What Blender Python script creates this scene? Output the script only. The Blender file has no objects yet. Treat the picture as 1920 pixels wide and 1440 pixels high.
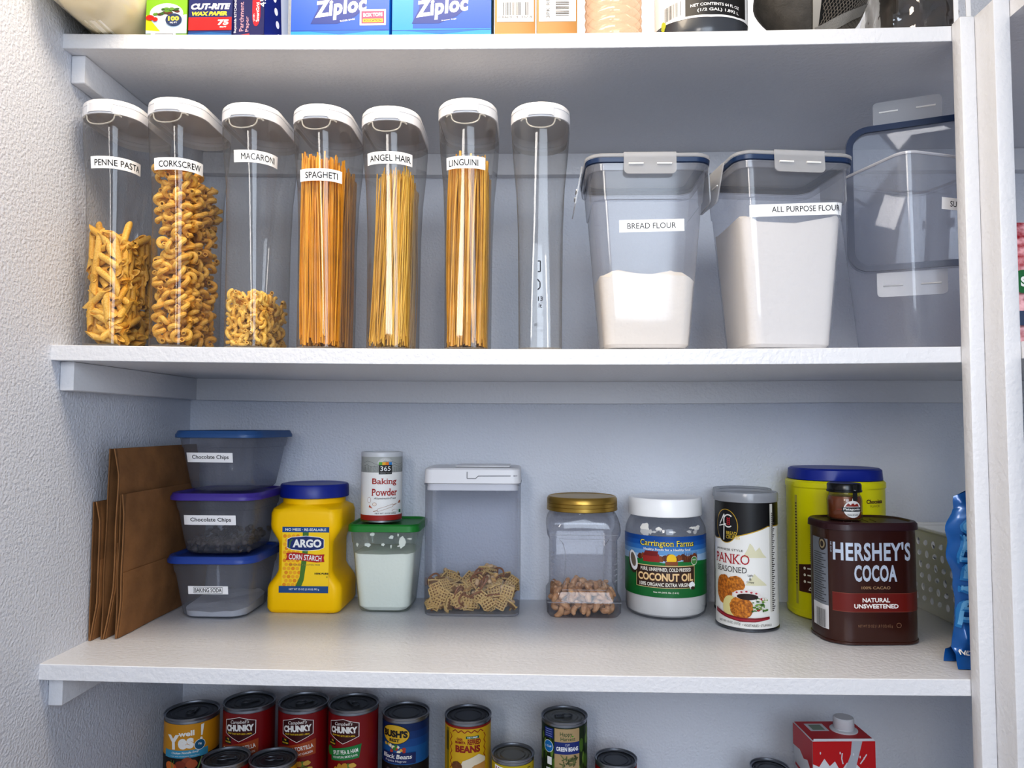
import bpy, bmesh, math, random
from mathutils import Vector, Matrix, Euler, noise
from mathutils.geometry import tessellate_polygon
sc = bpy.context.scene
COL = sc.collection
PI = math.pi
R = random.Random(7)

# ------------------------------------------------------------------ materials
MATS = {}
def srgb(h):
    h = h.lstrip('#'); c = [int(h[i:i+2], 16)/255 for i in (0, 2, 4)]
    return tuple(((v/12.92) if v <= .04045 else ((v+.055)/1.055)**2.4) for v in c) + (1,)
def mat(col, rough=.5, metal=0, bump=0, bscale=200, var=0, vscale=40, spec=.5, coat=0, sss=0, name=None, col2=None, emit=0):
    key = (col, rough, metal, bump, bscale, var, vscale, spec, coat, sss, col2, emit)
    if key in MATS: return MATS[key]
    m = bpy.data.materials.new(name or 'paint_' + col.strip('#')); m.use_nodes = True
    nt = m.node_tree; b = nt.nodes['Principled BSDF']
    b.inputs['Base Color'].default_value = srgb(col); b.inputs['Roughness'].default_value = rough
    b.inputs['Metallic'].default_value = metal; b.inputs['Specular IOR Level'].default_value = spec
    b.inputs['Coat Weight'].default_value = coat; b.inputs['Subsurface Weight'].default_value = sss
    if sss: b.inputs['Subsurface Radius'].default_value = (.004, .003, .002)
    if var:
        tc = nt.nodes.new('ShaderNodeTexCoord'); n = nt.nodes.new('ShaderNodeTexNoise'); n.inputs['Scale'].default_value = vscale
        n.inputs['Detail'].default_value = 4
        nt.links.new(tc.outputs['Object'], n.inputs['Vector'])
        mx = nt.nodes.new('ShaderNodeMix'); mx.data_type = 'RGBA'
        mx.inputs['A'].default_value = srgb(col)
        c2 = srgb(col2) if col2 else tuple(v*(1-var) for v in srgb(col)[:3]) + (1,)
        mx.inputs['B'].default_value = c2
        mr = nt.nodes.new('ShaderNodeMapRange'); mr.inputs['From Min'].default_value = .35; mr.inputs['From Max'].default_value = .65
        nt.links.new(n.outputs['Fac'], mr.inputs['Value']); nt.links.new(mr.outputs['Result'], mx.inputs['Factor'])
        nt.links.new(mx.outputs['Result'], b.inputs['Base Color'])
    if bump:
        tc = nt.nodes.new('ShaderNodeTexCoord'); n = nt.nodes.new('ShaderNodeTexNoise'); n.inputs['Scale'].default_value = bscale
        n.inputs['Detail'].default_value = 3
        nt.links.new(tc.outputs['Object'], n.inputs['Vector'])
        bp = nt.nodes.new('ShaderNodeBump'); bp.inputs['Strength'].default_value = min(1, bump); bp.inputs['Distance'].default_value = .002 if bump <= 1 else .004
        nt.links.new(n.outputs['Fac'], bp.inputs['Height']); nt.links.new(bp.outputs['Normal'], b.inputs['Normal'])
    MATS[key] = m
    return m
def clear(tint='#f4f6f8', haze=.03, edge=.5, edgecol='#8d9096', rough=.04, hazecol='#d9dce4', bumps=0, gl=1.0):
    """thin clear plastic: lets light through, reflects by fresnel, thickens at grazing angles"""
    key = ('clear', tint, haze, edge, edgecol, rough, hazecol, bumps, gl)
    if key in MATS: return MATS[key]
    m = bpy.data.materials.new('clear_plastic'); m.use_nodes = True; nt = m.node_tree; N = nt.nodes; L = nt.links
    for n in list(N): N.remove(n)
    out = N.new('ShaderNodeOutputMaterial')
    tr = N.new('ShaderNodeBsdfTransparent'); tr.inputs['Color'].default_value = srgb(tint)
    df = N.new('ShaderNodeBsdfDiffuse'); df.inputs['Color'].default_value = srgb(edgecol)
    hz = N.new('ShaderNodeBsdfDiffuse'); hz.inputs['Color'].default_value = srgb(hazecol)
    tl = N.new('ShaderNodeBsdfTranslucent'); tl.inputs['Color'].default_value = srgb(hazecol)
    gs = N.new('ShaderNodeBsdfGlossy'); gs.inputs['Roughness'].default_value = rough
    mh = N.new('ShaderNodeMixShader'); mh.inputs[0].default_value = .45; L.new(hz.outputs[0], mh.inputs[1]); L.new(tl.outputs[0], mh.inputs[2])
    m0 = N.new('ShaderNodeMixShader'); m0.inputs[0].default_value = haze; L.new(tr.outputs[0], m0.inputs[1]); L.new(mh.outputs[0], m0.inputs[2])
    lw = N.new('ShaderNodeLayerWeight'); lw.inputs['Blend'].default_value = .5
    pw = N.new('ShaderNodeMath'); pw.operation = 'POWER'; pw.inputs[1].default_value = 4; L.new(lw.outputs['Facing'], pw.inputs[0])
    ml = N.new('ShaderNodeMath'); ml.operation = 'MULTIPLY'; ml.inputs[1].default_value = edge; L.new(pw.outputs[0], ml.inputs[0])
    m1 = N.new('ShaderNodeMixShader'); L.new(ml.outputs[0], m1.inputs[0]); L.new(m0.outputs[0], m1.inputs[1]); L.new(df.outputs[0], m1.inputs[2])
    p5 = N.new('ShaderNodeMath'); p5.operation = 'POWER'; p5.inputs[1].default_value = 5; L.new(lw.outputs['Facing'], p5.inputs[0])
    mg = N.new('ShaderNodeMath'); mg.operation = 'MULTIPLY_ADD'; mg.inputs[1].default_value = .6*gl; mg.inputs[2].default_value = .045*gl; L.new(p5.outputs[0], mg.inputs[0])
    m2 = N.new('ShaderNodeMixShader'); L.new(mg.outputs[0], m2.inputs[0]); L.new(m1.outputs[0], m2.inputs[1]); L.new(gs.outputs[0], m2.inputs[2])
    if bumps:
        tc = N.new('ShaderNodeTexCoord'); n = N.new('ShaderNodeTexNoise'); n.inputs['Scale'].default_value = 60; L.new(tc.outputs['Object'], n.inputs['Vector'])
        bp = N.new('ShaderNodeBump'); bp.inputs['Strength'].default_value = bumps; bp.inputs['Distance'].default_value = .002
        L.new(n.outputs['Fac'], bp.inputs['Height']); L.new(bp.outputs['Normal'], gs.inputs['Normal']); pass
    L.new(m2.outputs[0], out.inputs[0])
    MATS[key] = m
    return m

# ------------------------------------------------------------------ mesh tools
def tag(o, label=None, cat=None, group=None, kind=None):
    if label: o['label'] = label
    if cat: o['category'] = cat
    if group: o['group'] = group
    if kind: o['kind'] = kind
    return o
def empty(name, loc, label, cat, group=None, rz=0, tilt=None):
    o = bpy.data.objects.new(name, None); COL.objects.link(o); o.location = loc
    o.rotation_euler = tilt if tilt else (0, 0, rz); o.empty_display_size = .01
    return tag(o, label, cat, group)
class MB:
    """collects shapes into one mesh; mi = material slot"""
    def __init__(s): s.v = []; s.f = []; s.m = []; s.mats = []
    def slot(s, m):
        if m not in s.mats: s.mats.append(m)
        return s.mats.index(m)
    def add(s, vs, fs, m):
        k = len(s.v); i = s.slot(m)
        s.v += [tuple(v) for v in vs]
        for f in fs: s.f.append([k+a for a in f]); s.m.append(i)
    def loft(s, rings, m, bot=True, top=True):
        """rings: list of lists of 3d points (same count)"""
        n = len(rings[0]); vs = [p for r in rings for p in r]; fs = []
        for j in range(len(rings)-1):
            for i in range(n):
                a = j*n+i; b = j*n+(i+1) % n
                fs.append((a, b, b+n, a+n))
        if bot: fs.append(tuple(range(n-1, -1, -1)))
        if top: fs.append(tuple((len(rings)-1)*n+i for i in range(n)))
        s.add(vs, fs, m)
    def prism(s, sec, m, bot=True, top=True):
        """sec: list of (z, pts2d)"""
        s.loft([[(p[0], p[1], z) for p in pts] for z, pts in sec], m, bot, top)
    def lathe(s, prof, m, n=48, c=(0, 0), bot=True, top=True):
        s.prism([(z, [(c[0]+x, c[1]+y) for x, y in circ(r, n)]) for r, z in prof], m, bot, top)
    def box(s, x0, x1, y0, y1, z0, z1, m, bev=0):
        if bev:
            cx, cy = (x0+x1)/2, (y0+y1)/2; hw, hd = (x1-x0)/2, (y1-y0)/2
            q = lambda d: [(cx+a, cy+b) for a, b in rrect(hw-d, hd-d, bev, 2)]
            s.prism([(z0, q(bev)), (z0+bev, q(0)), (z1-bev, q(0)), (z1, q(bev))], m); return
        vs = [(x, y, z) for z in (z0, z1) for x, y in ((x0, y0), (x1, y0), (x1, y1), (x0, y1))]
        s.add(vs, [(3, 2, 1, 0), (4, 5, 6, 7), (0, 1, 5, 4), (1, 2, 6, 5), (2, 3, 7, 6), (3, 0, 4, 7)], m)
    def tube(s, pts, r, m, n=8, closed=False, caps=True):
        pts = [Vector(p) for p in pts]; K = len(pts); rings = []
        up = Vector((0, 0, 1)); prev = None
        for i, p in enumerate(pts):
            if closed: t = pts[(i+1) % K]-pts[i-1]
            else: t = pts[min(i+1, K-1)]-pts[max(i-1, 0)]
            t.normalize()
            if prev is None:
                a = t.cross(up)
                if a.length < .1: a = t.cross(Vector((1, 0, 0)))
            else: a = prev - t*prev.dot(t)
            a.normalize(); prev = a; b = t.cross(a)
            rr = r[i] if isinstance(r, (list, tuple)) else r
            rings.append([p+(a*math.cos(2*PI*k/n)+b*math.sin(2*PI*k/n))*rr for k in range(n)])
        if closed:
            rings.append(rings[0]); s.loft(rings, m, False, False)
        else: s.loft(rings, m, caps, caps)
    def build(s, name, parent=None, sharp=35, solid=False):
        me = bpy.data.meshes.new(name); me.from_pydata(s.v, [], s.f)
        for m in s.mats: me.materials.append(m)
        me.polygons.foreach_set('material_index', s.m)
        me.polygons.foreach_set('use_smooth', [True]*len(s.f))
        me.update()
        me.set_sharp_from_angle(angle=math.radians(sharp))
        o = bpy.data.objects.new(name, me); COL.objects.link(o)
        if parent: o.parent = parent
        return o
def circ(r, n=48): return [(r*math.sin(2*PI*i/n), -r*math.cos(2*PI*i/n)) for i in range(n)]
def rrect(hw, hd, r, n=5):
    """rounded rectangle, starts at the front centre (0,-hd) and runs towards +x"""
    r = min(r, hw*.999, hd*.999); out = [(0, -hd)]
    for cx, cy, a0 in ((hw-r, -hd+r, -PI/2), (hw-r, hd-r, 0), (-hw+r, hd-r, PI/2), (-hw+r, -hd+r, PI)):
        for k in range(n+1):
            a = a0+k/n*PI/2; out.append((cx+r*math.cos(a), cy+r*math.sin(a)))
        if a0 == 0: out.append((0, hd))
    return out
def lerp(tab, x):
    for (a, *va), (b, *vb) in zip(tab, tab[1:]):
        if x <= b:
            t = max(0, (x-a)/(b-a)); return [p+(q-p)*t for p, q in zip(va, vb)]
    return list(tab[-1][1:])

# ------------------------------------------------------------------ artwork on surfaces
TXT = {}
def text2d(s, bold=0, serif=False, sp=1.0):
    k = (s, bold, serif, sp)
    if k in TXT: return TXT[k]
    cu = bpy.data.curves.new('t', 'FONT'); cu.body = s; cu.size = 1; cu.offset = bold; cu.resolution_u = 3; cu.space_character = sp
    ob = bpy.data.objects.new('t', cu); COL.objects.link(ob)
    dg = bpy.context.evaluated_depsgraph_get(); dg.update()
    me = bpy.data.meshes.new_from_object(ob.evaluated_get(dg), depsgraph=dg)
    vs = [(v.co.x, v.co.y) for v in me.vertices]; fs = [tuple(p.vertices) for p in me.polygons]
    if serif:
        cnt = {}
        for f in fs:
            for a, b in zip(f, f[1:]+f[:1]): cnt[(min(a, b), max(a, b))] = cnt.get((min(a, b), max(a, b)), 0)+1
        ys = sorted(v[1] for v in vs); top = ys[-1]
        for (a, b), c in cnt.items():
            if c != 1: continue
            (x0, y0), (x1, y1) = vs[a], vs[b]
            L = abs(x1-x0)
            if abs(y0-y1) < .004 and .04 < L < .2:
                if abs(y0+bold) < .03: d = 1
                elif y0 > .45 or y0 < -.15: d = -1 if y0 > .45 else 1
                else: continue
                x0, x1 = min(x0, x1)-.06, max(x0, x1)+.06; k0 = len(vs)
                vs += [(x0, y0), (x1, y0), (x1, y0+.05*d), (x0, y0+.05*d)]
                fs.append((k0, k0+1, k0+2, k0+3) if d > 0 else (k0+3, k0+2, k0+1, k0))
    bpy.data.objects.remove(ob); bpy.data.curves.remove(cu); bpy.data.meshes.remove(me)
    TXT[k] = (vs, fs)
    return TXT[k]
class Art:
    """flat artwork (metres, u right, v up) wrapped on a surface fn(u,v,off)"""
    def __init__(s, fn, step=None, base=.0004, lift=.00005):
        s.fn = fn; s.step = step; s.base = base; s.lift = lift; s.mb = MB(); s.n = 0
    def put(s, vs, fs, m, lay=None):
        if lay is None: s.n += 1; lay = s.n
        off = s.base+s.lift*lay
        if s.step:
            bm = bmesh.new(); bv = [bm.verts.new((x, y, 0)) for x, y in vs]
            for f in fs:
                try: bm.faces.new([bv[i] for i in f])
                except ValueError: pass
            if vs:
                lo = min(v[0] for v in vs); hi = max(v[0] for v in vs)
                k = math.ceil(lo/s.step+1e-6)
                while k*s.step < hi:
                    bmesh.ops.bisect_plane(bm, geom=bm.verts[:]+bm.edges[:]+bm.faces[:], plane_co=(k*s.step, 0, 0), plane_no=(1, 0, 0), dist=1e-7); k += 1
                lo = min(v[1] for v in vs); hi = max(v[1] for v in vs); vst = getattr(s, 'vstep', None)
                if vst:
                    k = math.ceil(lo/vst+1e-6)
                    while k*vst < hi:
                        bmesh.ops.bisect_plane(bm, geom=bm.verts[:]+bm.edges[:]+bm.faces[:], plane_co=(0, k*vst, 0), plane_no=(0, 1, 0), dist=1e-7); k += 1
            bm.verts.index_update()
            vs = [(v.co.x, v.co.y) for v in bm.verts]; fs = [tuple(v.index for v in f.verts) for f in bm.faces]; bm.free()
        s.mb.add([s.fn(u, v, off) for u, v in vs], fs, m)
    def poly(s, pts, m, lay=None):
        t = tessellate_polygon([[Vector((x, y, 0)) for x, y in pts]])
        fs = []
        for a, b, c in t:
            A, B, C = pts[a], pts[b], pts[c]
            cr = (B[0]-A[0])*(C[1]-A[1])-(B[1]-A[1])*(C[0]-A[0])
            if abs(cr) > 1e-14: fs.append((a, b, c) if cr > 0 else (a, c, b))
        s.put(pts, fs, m, lay)
    def rect(s, u0, u1, v0, v1, m, lay=None): s.put([(u0, v0), (u1, v0), (u1, v1), (u0, v1)], [(0, 1, 2, 3)], m, lay)
    def ell(s, u, v, ru, rv, m, n=28, rot=0, lay=None):
        c, d = math.cos(rot), math.sin(rot)
        s.poly([(u+ru*math.cos(a)*c-rv*math.sin(a)*d, v+ru*math.cos(a)*d+rv*math.sin(a)*c) for a in [2*PI*i/n for i in range(n)]], m, lay)
    def blob(s, u, v, ru, rv, m, seed=1, j=.25, n=18, lay=None):
        q = random.Random(seed)
        s.poly([(u+ru*math.cos(2*PI*i/n)*(1-j*q.random()), v+rv*math.sin(2*PI*i/n)*(1-j*q.random())) for i in range(n)], m, lay)
    def line(s, pts, w, m, lay=None):
        if lay is None: s.n += 1; lay = s.n
        for (a, b), (c, d) in zip(pts, pts[1:]):
            L = math.hypot(c-a, d-b) or 1; nx, ny = -(d-b)/L*w/2, (c-a)/L*w/2
            s.put([(a-nx, b-ny), (c-nx, d-ny), (c+nx, d+ny), (a+nx, b+ny)], [(0, 1, 2, 3)], m, lay)
    def text(s, t, u, v, h, m, w=None, bold=0, serif=False, rot=0, shear=0, arc=0, al='c', lay=None, sp=1.0):
        """h = height of the whole inked box; w = fit width; (u,v) centre of the box (al c) or left/right centre"""
        vs, fs = text2d(t, bold, serif, sp)
        if not vs: return
        x0 = min(p[0] for p in vs); x1 = max(p[0] for p in vs); y0 = min(p[1] for p in vs); y1 = max(p[1] for p in vs)
        k = h/(y1-y0); kx = w/(x1-x0) if w else k; W = (x1-x0)*kx
        ox = {'c': 0, 'l': W/2, 'r': -W/2}[al]; c, d = math.cos(rot), math.sin(rot); q = []
        for x, y in vs:
            X = (x-(x0+x1)/2)*kx+ox; Y = (y-(y0+y1)/2)*k
            if arc: Y += arc*(1-(2*X/W)**2)
            X += shear*Y
            q.append((u+X*c-Y*d, v+X*d+Y*c))
        s.put(q, fs, m, lay)
    def build(s, name, parent): return s.mb.build(name, parent, sharp=60)
def planar(o, ux, vx):
    o, ux, vx = Vector(o), Vector(ux).normalized(), Vector(vx).normalized(); n = ux.cross(vx)
    return lambda u, v, off: o+ux*u+vx*v+n*off
def cyl(r, th0=0, c=(0, 0)):
    rf = r if callable(r) else (lambda z: r)
    def fn(u, v, off):
        rr = rf(v); a = u/rf(0.05)+th0 if callable(r) else u/r+th0
        return Vector((c[0]+(rr+off)*math.sin(a), c[1]-(rr+off)*math.cos(a), v))
    return fn
def ringfn(secf):
    """secf(z) -> 2d closed section starting front centre towards +x; u is arc length"""
    def fn(u, v, off):
        p = secf(v); n = len(p); q = p if u >= 0 else [p[0]]+p[:0:-1]; u2 = abs(u); i = 0
        while True:
            a, b = q[i % n], q[(i+1) % n]; L = math.hypot(b[0]-a[0], b[1]-a[1])
            if u2 <= L or i > 3*n: break
            u2 -= L; i += 1
        t = u2/L if L else 0; x, y = a[0]+(b[0]-a[0])*t, a[1]+(b[1]-a[1])*t
        dx, dy = (b[0]-a[0])/(L or 1), (b[1]-a[1])/(L or 1)
        nx, ny = (dy, -dx) if u >= 0 else (-dy, dx)
        return Vector((x+nx*off, y+ny*off, v))
    return fn
INK = '#141416'; ink = lambda: mat(INK, .5)
paper = lambda: mat('#f2f2f2', .45)
def barcode(A, u, v, w, h, m, seed=3):
    q = random.Random(seed); x = u-w/2; A.n += 1; L = A.n
    while x < u+w/2:
        b = q.choice((.5, .8, 1.2))*w/45; A.rect(x, min(x+b, u+w/2), v-h/2, v+h/2, m, lay=L); x += b+q.choice((.6, 1, 1.4))*w/45

# ------------------------------------------------------------------ the room
W, D, T, CH = 1.177, .40, .0203, .039
XR = 1.62
def f1(x): x = min(x, W); return .8341-.0041*x/W-.0055*(1-(2*x/W-1)**2)
def f2(x): x = min(x, W); return .4127-.0017*x/W-.0045*(1-(2*x/W-1)**2)
def f3(x): x = min(x, W); return -.0038*x/W-.0029*(1-(2*x/W-1)**2)
def f4(x): return -.400
wallm = mat('#d9dde6', .6, bump=1.0, bscale=230, name='orange_peel_wall_paint')
edgem = mat('#dcdde1', .35, bump=.5, bscale=160, name='brushed_white_paint')
shelfm = mat('#e3e5ea', .4, bump=.2, bscale=260, name='white_shelf_paint')
ceilm = mat('#f0efec', .7)
def structure(name, boxes, m, bev=0):
    b = MB()
    for q in boxes: b.box(*q, m, bev)
    o = b.build(name); o['kind'] = 'structure'; return o
structure('wall_back', [(-.1, XR+.1, 0, .1, -1.2, 1.25)], wallm)
structure('wall_left', [(-.1, 0, -2.6, 0, -1.2, 1.25)], wallm)
structure('wall_right', [(XR, XR+.1, -2.6, 0, -1.2, 1.25)], wallm)
structure('floor', [(-.1, XR+.1, -4.2, .1, -1.25, -1.2)], mat('#b5a48e', .5, var=.3, vscale=6))
structure('ceiling', [(-.1, XR+.1, -2.6, .1, 1.25, 1.3)], ceilm)
structure('trim_1', [(W, W+.0185, -.4195, -.4005, -1.2, .832)], edgem, .0012)
structure('trim_2', [(W+.0187, W+.0385, -.457, -.4005, -1.2, .8325)], edgem, .0012)
def shelf(fz, zt, label, arm=False, top=None):
    root = empty('shelf', (0, 0, 0), label, 'shelf', 'white painted pantry shelves')
    b = MB(); n = 40
    xs = [W*i/n for i in range(n+1)]
    ring = []
    for x in xs:
        z = fz(x)
        ring.append([(x, -D, z-.0008), (x, -D+.0008, z), (x, -.0005, z), (x, -.0005, z-T), (x, -D+.0006, z-T), (x, -D, z-T+.0006)])
    b.loft(ring, edgem)
    z = fz(W)
    b.box(W, XR-.0005, -D+.0005, -.0005, z-T, z, edgem)
    b.box(W+.0385+.0005, XR-.0005, -1.6, -D, z-T, z, edgem)
    b.build('shelf_board', root)
    za, zb, zc = fz(0)-T, fz(W/2)-T, fz(W)-T
    c = MB(); c.box(.0005, .0195, -D+.019, -.0005, fz(.01)-T-.0002-CH, fz(.01)-T-.0002, edgem, .001); c.build('side_cleat', root)
    c = MB(); rg = []
    for x in [.0195+(W-.0195)*i/20 for i in range(21)]+[XR-.001]:
        z = fz(x)-T-.0002; rg.append([(x, -.0195, z), (x, -.0005, z), (x, -.0005, z-CH), (x, -.0195, z-CH)])
    c.loft(rg, edgem); c.build('back_cleat', root)
    return root
shelf(f1, 0, 'uppermost white shelf board carrying the boxes and bags')
shelf(f2, 0, 'white shelf board carrying the tall pasta and flour containers')
shelf(f3, 0, 'white shelf board carrying the baking supplies and paper bags')
shelf(f4, 0, 'lowest white shelf board carrying the soup and bean cans')

# ------------------------------------------------------------------ pasta containers
PC = clear('#fbfaf8', haze=.015, edge=.75, edgecol='#8b8a8c', rough=.03)
white = mat('#e4e4e7', .35, name='white_plastic')
whiter = mat('#ffffff', .3, name='glossy_white_plastic')
H0 = .33
SEC = [(0, .0255, .056, .016), (.012, .029, .0595, .018), (.25, .0295, .060, .020), (.5, .0305, .0615, .024), (.68, .033, .0645, .028), (.82, .0375, .070, .034), (.92, .0395, .0725, .037), (.965, .0392, .072, .037), (1, .0385, .071, .037)]
def psec(s, shrink=0):
    hw, hd, r = lerp(SEC, s); return rrect(hw-shrink, hd-shrink, max(.004, r-shrink), 7)
def pasta_container(x, yc, H, word, label, tape=None, seed=0, rz=0, tapew=.07, tapez=.25):
    z0 = f2(x)
    root = empty('food_container', (x, yc, z0), label, 'container', rz=rz)
    k = H-.004
    b = MB(); levels = [0, .004, .012, .03, .1, .25, .4, .5, .6, .68, .75, .82, .88, .92, .965]
    b.prism([(s*k, psec(s)) for s in levels], PC, True, False)
    # thicker foot that catches light
    b.prism([(.0012, psec(0, .001)), (.004, psec(.01, .0012))], clear(haze=.25, edge=.2, hazecol='#e9e3da'), True, True)
    b.build('clear_body', root)
    # lid, its front is lower than a cap with a rim
    l = MB(); hw, hd, r = .0405, .0735, .0385; zt = H
    g = lambda d: rrect(hw-d, hd-d, r-d, 7)
    l.prism([(zt-.022, g(.0016)), (zt-.0215, g(0)), (zt-.0105, g(0)), (zt-.0102, g(.0008)), (zt-.0095, g(.0008)), (zt-.009, g(0)), (zt-.004, g(.0006)), (zt-.0012, g(.003)), (zt, g(.008))], white, False, True)
    lid = l.build('lid', root)
    t = MB(); fnl = ringfn(lambda z: g(0))
    tv = []; 
    for i in range(9):
        u = -.0155+.031*i/8; tv.append([fnl(u, zt-.0195, .0005), fnl(u, zt-.0195, .0016), fnl(u, zt-.008, .0016), fnl(u, zt-.008, .0005)])
    t.loft(tv, mat('#dedee2', .4)); t.build('tab', lid)
    for sg in (-1, 1):
        t = MB(); t.tube([fnl(sg*.0165, zt-.0205, .0012), fnl(sg*.0165, zt-.0075, .0012)], .0009, white); t.build('tab_rib', lid)
    # pouring lip: a U of thick plastic below the lid
    p = MB(); fb = ringfn(lambda z: psec(min(.965, z/k)))
    pts = []
    for i in range(25):
        a = PI*i/24; u = -.019*math.cos(a); zz = zt-.0235-.0135*math.sin(a)**.75
        pts.append(fb(u, zz, .0012))
    pts = [fb(-.0275, zt-.0245, .0006), fb(-.023, zt-.0225, .001)]+pts+[fb(.023, zt-.0225, .001), fb(.0275, zt-.0245, .0006)]
    p.tube(pts, .0010, clear(haze=.45, edge=.2, hazecol='#f2efe8', rough=.08), 6)
    p.build('pour_lip', root)
    if word:
        A = Art(ringfn(lambda z: psec(z/k)), .0025, base=.0006, lift=.0003); A.vstep = .008
        u0, hw2 = tape
        A.rect(u0-hw2, u0+hw2, tapez-.008, tapez+.008, mat('#fafafa', .3))
        A.text(word, u0+(.001 if word != 'LINGUINI' else -.003), tapez-.0003, .0084, ink(), w=hw2*2*(.86 if len(word) > 9 else .80 if len(word) > 8 else .72), bold=0 if word[0] == 'M' else .007)
        A.build('label_tape', root)
    return root, k
YC = -.325
cont = [
 (.0520, .335, 'PENNE PASTA', 'tall clear container a third full of penne, leftmost on its shelf', (.022, .0350), .248),
 (.1430, .338, 'CORKSCREW', 'tall clear container with white lid, nearly full of corkscrew pasta', (.016, .0350), .247),
 (.2460, .331, 'MACARONI', 'tall clear container with a low layer of elbow macaroni at the bottom', (.020, .0315), .257),
 (.3445, .329, 'SPAGHETI', 'tall clear container with white lid, packed with thick orange-yellow spaghetti', (.006, .0300), .233),
 (.4390, .326, 'ANGEL HAIR', 'tall clear container with white lid, filled with fine angel hair pasta', (.004, .0330), .255),
 (.5440, .336, 'LINGUINI', 'tall clear container with white lid, holding flat linguini strands', (.000, .0275), .249),
 (.6435, .330, None, 'tall empty clear container with white lid beside the bread flour', None, 0)]
CT = []
for x, h, w, lab, tape, tz in cont:
    CT.append((x, h)+pasta_container(x, YC, h, w, lab, tape, tapez=tz))
# printed marks on the back of the empty container
def marks():
    x, h, root, k = CT[6]
    A = Art(ringfn(lambda z: psec(z/k)), .006)
    m = mat('#1c2030', .5)
    A.line([(-.0035, .118), (.0, .118), (.0, .104), (-.0035, .104)], .0016, m)
    A.line([(-.004, .094), (-.0005, .090), (-.0005, .083), (-.0035, .080)], .0016, m)
    A.text('13', 0, .068, .006, m, bold=.01); A.text('lt', 0, .059, .006, m, bold=.01)
    A.build('printed_marks', root)
marks()

# ------------------------------------------------------------------ loose pasta
def inside(s, k, x, y, m):
    hw, hd, r = lerp(SEC, min(1, s/k)); hw -= m; hd -= m; r = max(.004, r-m)
    if abs(x) > hw or abs(y) > hd: return False
    dx, dy = abs(x)-(hw-r), abs(y)-(hd-r)
    return not (dx > 0 and dy > 0 and math.hypot(dx, dy) > r)
def link_copy(src, name, mat4, label, cat, group):
    c = src.copy(); COL.objects.link(c); c.matrix_world = mat4; c.name = name
    return tag(c, label, cat, group)
def tubemesh(path, r, n, m, hollow=True, name='p', bevelcut=0, flat=1):
    b = MB(); pts = [Vector(p) for p in path]; K = len(pts)
    def rings(rr, rev=False):
        out = []; prev = None
        for i, p in enumerate(pts):
            t = (pts[min(i+1, K-1)]-pts[max(i-1, 0)]).normalized()
            if prev is None:
                a = t.cross(Vector((0, 0, 1)))
                if a.length < .1: a = t.cross(Vector((0, 1, 0)))
            else: a = prev-t*prev.dot(t)
            a.normalize(); prev = a; c = t.cross(a); rg = []
            for k in range(n):
                u, v = math.cos(2*PI*k/n), math.sin(2*PI*k/n)
                q = p+(a*u*flat+c*v)*rr
                if bevelcut and i in (0, K-1): q += t*(v*rr*bevelcut)
                rg.append(q)
            out.append(rg)
        return out
    o = rings(r)
    if hollow:
        inn = rings(r*.66)
        seq = o+inn[::-1]+[o[0]]
        b.loft(seq, m, False, False)
    else: b.loft(o, m)
    me = b.build(name)
    return me
pm = lambda c, c2, s=500: mat(c, .45, var=1, col2=c2, vscale=s, sss=.0, spec=.35, name='dry_pasta')
def fill(src_list, cont_i, n, zlo, zhi, mind, half, rad, label, cat, group, seed, flatness=.5, topf=None):
    x0, h, root, k = CT[cont_i]; q = random.Random(seed); pts = []; tries = 0
    org = root.location
    while len(pts) < n and tries < 60000:
        tries += 1
        x = q.uniform(-.04, .04); y = -q.betavariate(1.0, 1.35)*.125+.062 if False else q.uniform(-.062, .062)
        if q.random() < .45: y = q.uniform(-.062, -.02)
        z = q.uniform(zlo, zhi)
        if topf and z > topf(x, y): continue
        if not inside(z, k, x, y, rad+.0015): continue
        if any((x-a)**2+(y-b)**2+(z-c)**2 < mind*mind for a, b, c, _ in pts): continue
        ok = None
        for _ in range(18):
            if flatness < 1: e = Euler((q.uniform(0, 6), q.uniform(-.75, .75), q.choice((0, PI))+q.gauss(0, .35))) if _ < 13 else Euler((q.uniform(0, 6), q.uniform(0, 6), q.uniform(0, 6)))
            else: e = Euler((q.uniform(0, 6), q.uniform(0, 6), q.uniform(0, 6)))
            d = e.to_matrix() @ Vector((half, 0, 0))
            if all(inside(z+s*d.z, k, x+s*d.x, y+s*d.y, rad+.001) and z+s*d.z > rad+.004 for s in (-1, 1)): ok = e; break
        if ok is None: continue
        pts.append((x, y, z, ok))
    for i, (x, y, z, e) in enumerate(pts):
        s = src_list[i % len(src_list)]
        link_copy(s, s.name.split('.')[0], Matrix.Translation((org.x+x, org.y+y, org.z+z)) @ e.to_matrix().to_4x4(), label, cat, group)
    for s in src_list: bpy.data.objects.remove(s)
yel = pm('#f6cd72', '#e8b044')
pn = [tubemesh([(-.0165, 0, 0), (-.008, 0, 0), (.008, 0, 0), (.0165, 0, 0)], .0046, 12, yel, True, 'penne', 1.5),
      tubemesh([(-.0155, 0, .0005), (-.008, 0, 0), (.008, 0, 0), (.0155, 0, .0006)], .0044, 12, pm('#efc05c', '#dca038'), True, 'penne', 1.3)]
fill(pn, 0, 280, .009, .165, .0088, .0150, .0050, 'hollow penne tube inside the container marked PENNE PASTA', 'pasta', 'penne tubes in the first container', 5, topf=lambda x, y: .160-.06*(y+.06)+.006*math.sin(x*130+y*80))
def helix(turns, rr, pitch, n): return [(-pitch*turns/2+pitch*turns*i/n, rr*math.cos(2*PI*turns*i/n), rr*math.sin(2*PI*turns*i/n)) for i in range(n+1)]
ck = [tubemesh(helix(1.3, .0048, .0130, 16), .0034, 9, yel, True, 'corkscrew'), tubemesh(helix(1.05, .0050, .0140, 14), .0035, 9, pm('#efbf60', '#dfa340'), True, 'corkscrew')]
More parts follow.
